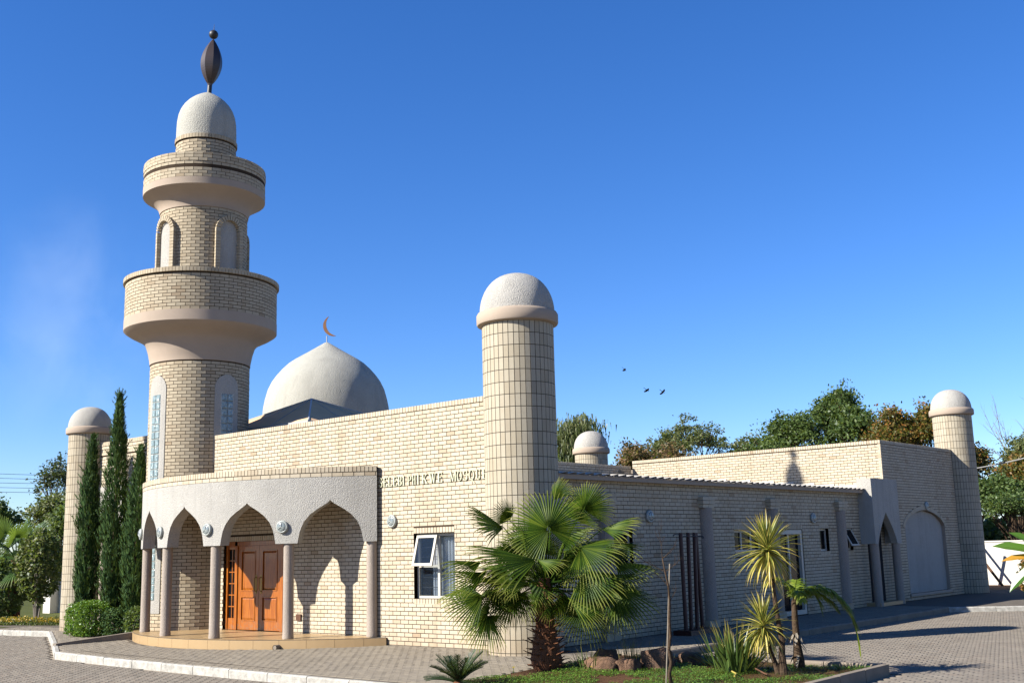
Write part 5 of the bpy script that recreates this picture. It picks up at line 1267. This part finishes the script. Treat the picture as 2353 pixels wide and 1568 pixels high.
# ---------------- trees ----------------
def limb(mb,o,d,L,rad,dep,rng,ends,spread=.55):
    o=Vector(o); d=Vector(d).normalized(); p=[o]
    for k in range(3): d=(d+Vector((rng.uniform(-.16,.16),rng.uniform(-.16,.16),rng.uniform(-.06,.10)))).normalized(); p.append(p[-1]+d*L/3)
    mb.tube(p,[rad,rad*.85,rad*.72,rad*.6],6 if rad>.05 else 4,cap=False)
    if dep==0: ends.append(p[-1]); ends.append(p[2]); return
    n=3 if dep>1 else rng.choice((2,3,3))
    for k in range(n):
        a=2*pi*k/n+rng.uniform(-.6,.6); s=Vector((cos(a),sin(a),rng.uniform(-.1,.5)))
        limb(mb,p[-1] if k else p[-1],d+s*spread*rng.uniform(.8,1.5),L*rng.uniform(.66,.85),rad*.58,dep-1,rng,ends,spread)
def tree(x,y,h,w,label,mat,rng,nl=9000,s=.17,hang=False,cat='tree',base=0,trunkh=.32,depth=4,clr=.55,elong=1.7,group=None,flat=1.):
    R_=root('tree',(x,y,base),label,cat,group); b=MB(); ends=[]
    L=h*.27
    limb(b,(0,0,0),(rng.uniform(-.08,.08),rng.uniform(-.08,.08),1),h*trunkh,h*.020+.04,0,rng,ends); ends.clear()
    top=Vector((0,0,h*trunkh)); 
    nb=5
    for k in range(nb):
        a=2*pi*k/nb+rng.uniform(-.4,.4); tilt=rng.uniform(.35,1.0)*w/(h*.42) if k else .1
        limb(b,top,(cos(a)*tilt,sin(a)*tilt,1),L,h*.013+.02,depth-1,rng,ends,.6)
    # fit the crown to the wanted box
    ex=max(abs(e.x) for e in ends)+.01; ey=max(abs(e.y) for e in ends)+.01; ez=max(e.z for e in ends)
    fx,fz=w/ex*.92,(h-.12)/ez; fy=w/ey*.92
    sc=lambda p:(p[0]*(1+(fx-1)*min(1,max(0,p[2]/(h*.3)))),p[1]*(1+(fy-1)*min(1,max(0,p[2]/(h*.3)))),p[2]*fz)
    b.v=[(q:=sc(v)) and (q[0]+x,q[1]+y,q[2]+base) for v in b.v]; ends=[Vector(sc(e)) for e in ends]; ends=[Vector((e.x*q1,e.y*q1,e.z*(.93+.07*q1) if q1>1 else e.z)) for e in ends for q1 in (rng.uniform(.7,1.14),)]
    build('trunk',b,M['bark'],R_)
    m=MB(); per=max(6,nl//len(ends))
    for e in ends:
        if rng.random()<.16: continue
        cr_=rng.uniform(.6,1.3)*clr*.68
        for i in range(int(.72*per*rng.uniform(.5,1.5))):
            v=Vector((rng.gauss(0,.5),rng.gauss(0,.5),rng.gauss(0,.33*flat))); p=e+v*cr_
            if p.z<h*.12: continue
            if hang: p=e+Vector((v.x*.6,v.y*.6,-abs(rng.gauss(0,.9)))); 
            q=Vector((x,y,base))+p; ss=s*rng.uniform(.6,1.3)
            if hang:
                d=Vector((rng.uniform(-.25,.25),rng.uniform(-.25,.25),-1)).normalized(); ww=Vector((rng.uniform(-1,1),rng.uniform(-1,1),0)).normalized()*ss*.16; m.poly([q-ww*.4,q+ww,q+d*ss*1.6,q-ww])
            else: leafq(m,q,ss,rng,elong)
    build('crown',m,M[mat],R_)
TR=random.Random(5)
tree(-23.6,33,9.5,1.7,'weeping pale green tree rising behind the small tower cap','tree2',TR,11000,.22,True,clr=.5)
tree(-18.9,31.8,7.3,1.35,'russet leaved tree right of the small tower cap','brownl',TR,7000,.17)
tree(-17.2,32.5,7.2,1.7,'second russet tree, under the left side of the feathery acacia','brownl',TR,5000,.17)
tree(-19.8,38.5,9.2,2.9,'feathery olive green acacia, highest between the small tower cap and the dark tree','tree2',TR,13000,.16,clr=.5,flat=.6)
tree(-16.8,39.6,7.9,2.3,'lower olive acacia on the right of the feathery one','tree2',TR,9000,.16,clr=.5,flat=.6)
tree(-15.2,39.6,7.5,2.0,'small dull green tree between the acacias and the dark tree','tree',TR,7000,.16)
tree(-13.0,37.8,8.6,2.4,'left shoulder of dark green trees above the sunlit parapet','tree',TR,15000,.19,clr=.65)
tree(-11.7,40.3,10.4,1.9,'tallest dark green tree with a pointed top above the sunlit parapet','tree',TR,15000,.19,clr=.6)
tree(-9.9,38.9,8.8,2.0,'dark green tree on the right of the tallest one','tree',TR,12000,.19,clr=.65)
tree(-7.6,37.9,8.3,1.9,'orange leaved autumn tree left of the far tower','orangel',TR,13000,.17,clr=.65)
tree(-6.3,38.6,8.6,1.2,'tallest orange leaved tree directly behind the far tower','orangel',TR,9000,.17,clr=.6)
tree(-4.9,40.5,6.6,1.3,'orange green tree just right of the far tower','orangel',TR,9000,.17,clr=.6)
tree(-3.4,44.5,7.0,1.5,'olive tree behind the cable at the right edge','tree2',TR,9000,.17)
tree(-2.0,39.5,5.9,1.6,'russet green tree low behind the white wall','orangel',TR,10000,.17)
tree(-3.6,36.5,4.6,1.5,'dark bushy tree directly behind the white wall','tree',TR,10000,.17)
tree(-1.0,33.6,3.8,1.3,'dark bushy tree at the right edge behind the white wall','tree',TR,8000,.15)
tree(-4.4,36.4,5.0,1.3,'green tree tight against the right side of the far tower','tree2',TR,9000,.17)
tree(-2.4,37.2,4.7,1.6,'bushy green tree with russet neighbours low under the cable','tree',TR,10000,.17)
for i,(x,y,h,lb) in enumerate(((-3.2,40.5,5.4,'feather palm behind the white wall, left of the cable end'),(-1.5,36.0,4.4,'feather palm at the right edge above the white wall'))):
    R_=root('feather_palm',(x,y,0),lb,'palm'); m=MB(); m.tube([(x,y,-.2),(x,y,h*.62)],[.2,.15],10); build('trunk',m,M['bark'],R_); o=Vector((x,y,h*.62))
    for k in range(16):
        a=k*2.399; d=Vector((cos(a)*.6,sin(a)*.6,1.0)).normalized(); pts=[o]
        for q in range(6): pts.append(pts[-1]+d*.36); d=(d+Vector((0,0,-.22))+Vector((cos(a),sin(a),0))*.1).normalized()
        m=MB(); pinnate(m,pts,.5,24,.05,Vector((0,0,1)),TR,.9); build('frond',m,M['palm_far'],R_)
m=MB(); ends=[]; R_=root('bare_tree',(-4.4,47.5,0),'leafless grey tree top above the cable at the right edge','tree')
limb(m,(-4.4,47.5,0),(0,0,1),4.5,.14,0,TR,ends)
for k in range(5): a=k*1.3; twig(m,(-4.4,47.5,4.3),(cos(a)*.6,sin(a)*.6,1),4.0,.045,3,TR)
build('branches',m,M['stake'],R_)
tree(-39.6,10.9,7.3,1.2,'sparse dark tree touching the power lines beside the left tower','tree_grey',TR,3200,.16,clr=.5)
tree(-36.4,6.6,4.8,1.3,'dark green tree at the far left edge under the power lines','tree',TR,7000,.18)
tree(-34.2,8.6,4.9,1.0,'slim grey green tree between the far left tree and the olive mass','tree_grey',TR,4500,.17)
tree(-31.0,6.7,4.7,1.5,'broad olive tree behind the shrubs at left','tree2',TR,9000,.17)
tree(-28.9,6.6,4.4,1.2,'olive green tree directly left of the tiled tower','tree',TR,8000,.17)
tree(-26.6,8.0,3.6,1.4,'low dark tree behind the gate post','tree',TR,8000,.16)
m=MB()
for i in range(30000):
    x=-62+54*r.random(); y=10+ (48-10)*((x+62)/54)+r.uniform(-2,2); z=r.uniform(0,2.6)*(1+.3*noise.noise(Vector((x*.4,y*.4,0)))); leafq(m,Vector((x,y,z)),.45,r)
for i in range(16000):
    x=-8+26*r.random(); y=48+r.uniform(-2,2); z=r.uniform(0,2.8)*(1+.3*noise.noise(Vector((x*.4,y*.4,0)))); leafq(m,Vector((x,y,z)),.45,r)
build('distant_trees',m,M['tree'],kind='stuff',label='dark green belt of far trees and bushes behind everything',cat='trees')
# ---------------- right background: white wall, trestle, banana ----------------
m=MB(); m.box((-6,30.0,-.3),(14,30.2,1.66)); WW=build('white_wall',m,M['white_wall'],label='sunlit white rendered wall behind the far tower',cat='wall')
for x in (-.95,1.4,3.8):
    pass
m=MB(); m.box((-6,29.97,1.66),(14,30.23,1.71)); build('coping',m,M['white_wall'],WW)
m=MB(); m.poly([(-6,26.0,-.006),(14,26.0,-.006),(14,29.98,-.006),(-6,29.98,-.006)]); build('soil_strip',m,mat_plain('red_soil',(.36,.17,.09),.95,.1,.3,2,.5,30,.01,.7),kind='structure')
TT=root('timber_trestle',(-.9,29,0),'dark timber trestle legs beside the far tower, before the white wall','trestle')
for (a,b) in (((-1.75,29,2.1),(-.36,29.0,0)),((-1.45,29.06,0),(-.95,29.06,1.75)),((-2.6,28.9,1.9),(-2.1,28.9,0))):
    mb=MB(); A_,B_=Vector(a),Vector(b); t=(B_-A_).normalized(); s=t.cross(Vector((0,1,0))).normalized()*.045; f=Vector((0,.03,0)); mb.hexa([A_-s-f,A_+s-f,A_+s+f,A_-s+f,B_-s-f,B_+s-f,B_+s+f,B_-s+f]); build('leg',mb,M['timber'],TT)
BP=root('banana_plant',(6.9,9.0,0),'banana plant with broad torn green leaves and one yellow leaf at the right edge','banana plant')
m=MB(); m.tube([(6.95,9.0,-.1),(6.93,9.0,1.1),(6.85,8.97,1.5)],[.09,.07,.04],10); build('trunk',m,M['date'],BP)
wp=lambda t: min(1,t*5+.15)*min(1,(1-t)*3.5+.02)
for a,b,w,mt,dr in (((6.85,8.95,1.62),(6.34,8.75,1.93),.20,'banana',.25),((6.86,8.95,1.50),(6.02,8.64,1.66),.26,'banana',.25),((6.84,8.93,1.42),(6.15,8.68,1.35),.17,'banana_old',.35),((6.84,8.9,1.30),(6.25,8.72,.72),.24,'banana',.5),((6.9,9.0,1.5),(7.3,9.1,2.1),.26,'banana',.3),((6.9,9.1,1.4),(6.8,9.7,1.7),.24,'banana',.5)):
    A_,B_=Vector(a),Vector(b); d=(B_-A_); m=MB(); leaf_blade(m,A_,d.normalized()+Vector((0,0,dr*.4)),(.35,-.55,.8),d.length*1.04,w,dr,0,14,.16,prof=wp); build('leaf',m,M[mt],BP)
shrub('flowering_shrub',(6.5,9.85,1.0),.42,.4,.55,1700,.07,'orangel','loose shrub with reddish and green leaves behind the banana leaves','shrub',r,stems=6)
shrub('flowering_shrub',(6.75,9.6,.6),.4,.4,.5,1500,.08,'shrub2','green shrub low at the right edge under the banana leaves','shrub',r,stems=5)
# ---------------- wires and birds ----------------
wd=Vector((48.7-49.8,15.07-12.70,0)); 
for i,(z0,z1) in enumerate(((7.12,7.03),(6.87,6.784),(6.606,6.54),(6.345,6.274),(6.09,6.024))):
    a=Vector((-49.8,12.7,z0)); b=Vector((-48.68,15.0,z1)); d=b-a; p0=a-d*8; p1=b+d*6
    m=MB(); m.tube([p0.lerp(p1,k/8)-Vector((0,0,.25*sin(pi*k/8))) for k in range(9)],.012,5)
    build('power_line',m,M['wire'],label=['topmost','second from top','middle','second from bottom','lowest'][i]+' of the five thin power lines at left',cat='power line',group='power lines at left')
m=MB(); a=Vector((-1.04,29.47,4.56)); b=Vector((2.86,22.3,4.29)); pts=[a.lerp(b,-1.3+k*.32)+Vector((0,0,.10*((k-4)/4)**2)) for k in range(9)]; m.tube(pts,.022,6); build('overhead_cable',m,M['wire_pale'],label='pale overhead cable crossing the trees at the right edge',cat='cable')
def bird(p,scale,rot,lb):
    R_=Matrix.Translation(p)@rot@Matrix.Scale(scale,4); o=bpy.data.objects.new('bird',None); link(o,None,R_); tag(o,lb,'bird','birds flying over the side wall')
    b=MB(); prev=None
    for x,rr in ((-.5,.01),(-.38,.05),(-.15,.09),(.1,.10),(.28,.07),(.38,.055),(.44,.05),(.50,.02),(.56,.005)):
        row=[b.vert((x,rr*cos(2*pi*k/8),rr*.8*sin(2*pi*k/8))) for k in range(8)]
        if prev:
            for k in range(8): b.face((prev[k],prev[(k+1)%8],row[(k+1)%8],row[k]))
        prev=row
    inst('body',b.mesh('body',[M['bird']],True),R_,o)
    for s in (-1,1):
        w=MB(); pts=[((.22,.06),(-.12,.06)),((.30,.30),(-.10,.32)),((.22,.60),(-.14,.55)),((.02,.92),(-.16,.85))]; top=[];bot=[]
        for i,((x0,y0),(x1,y1)) in enumerate(pts):
            zz_=.10*y0*1.2; top.append((w.vert((x0,s*y0,zz_+.012)),w.vert((x1,s*y1,zz_)))); bot.append((w.vert((x0,s*y0,zz_-.012)),w.vert((x1,s*y1,zz_-.004))))
        for a_,c_ in ((top,top),(bot,bot)):
            for q,t_ in zip(a_,a_[1:]): w.face((q[0],q[1],t_[1],t_[0]))
        for q,t_,q2,t2 in zip(top,top[1:],bot,bot[1:]): w.face((q[0],t_[0],t2[0],q2[0]))
        inst('wing',w.mesh('wing',[M['bird']]),R_,o)
    tl=MB(); tl.hexa([(-.42,-.03,-.01),(-.75,-.10,-.01),(-.75,.10,-.01),(-.42,.03,-.01),(-.42,-.03,.01),(-.75,-.10,.006),(-.75,.10,.006),(-.42,.03,.01)]); inst('tail',tl.mesh('tail',[M['bird']]),R_,o)
camR=Matrix.Rotation(radians(41),4,'Z')@Matrix.Rotation(radians(100),4,'X')
bird((-26.1,41.3,12.94),.30,camR@Matrix.Rotation(radians(-38),4,'Z')@Matrix.Rotation(radians(68),4,'X')@Matrix.Rotation(radians(-8),4,'Y'),'uppermost of the three dark birds in the sky, wings seen edge on')
bird((-22.2,37.9,10.87),.30,camR@Matrix.Rotation(radians(-48),4,'Z')@Matrix.Rotation(radians(55),4,'X')@Matrix.Rotation(radians(14),4,'Y'),'lower left of the three dark birds in the sky')
bird((-18.7,34.2,10.04),.26,camR@Matrix.Rotation(radians(-38),4,'Z')@Matrix.Rotation(radians(40),4,'X'),'lower right and stubbiest of the three dark birds in the sky')

# ---------------- thin smoke drifting far behind the minaret ----------------
m=MB(); prev=None
for i in range(13):
    t=pi*i/12; row=[m.vert((7.5*sin(t)*cos(2*pi*k/20),7.5*sin(t)*sin(2*pi*k/20),-11*cos(t))) for k in range(20)]
    if prev:
        for k in range(20): m.face((prev[k],prev[(k+1)%20],row[(k+1)%20],row[k]))
    prev=row
t=NT('thin_smoke'); t.t.nodes.remove(t.p); v=t.n('VolumePrincipled'); v.inputs['Color'].default_value=(.78,.90,1,1)
tc=t.n('TexCoord').outputs['Generated']; d=t.n('VectorMath',{0:tc,1:(.5,.5,.5)},operation='DISTANCE').outputs['Value']
fall=t.n('MapRange',{'Value':d,1:.5,2:.08,3:0.,4:1.}).outputs[0]
nz=t.n('TexNoise',{'Scale':2.6,'Detail':4,'Roughness':.6,'Distortion':.6,'Vector':tc}).outputs[0]
nn=t.n('MapRange',{'Value':nz,1:.42,2:.75,3:0.,4:1.}).outputs[0]
t.l(t.math('MULTIPLY',t.math('MULTIPLY',fall,nn),.065),v.inputs['Density']); t.l(v.outputs[0],t.o.inputs['Volume'])
o=build('smoke',m,t.mat,wm=Matrix.Translation((-66.1,25.0,20.5)),kind='stuff',label='faint veil of pale smoke in the sky left of the minaret',cat='smoke')
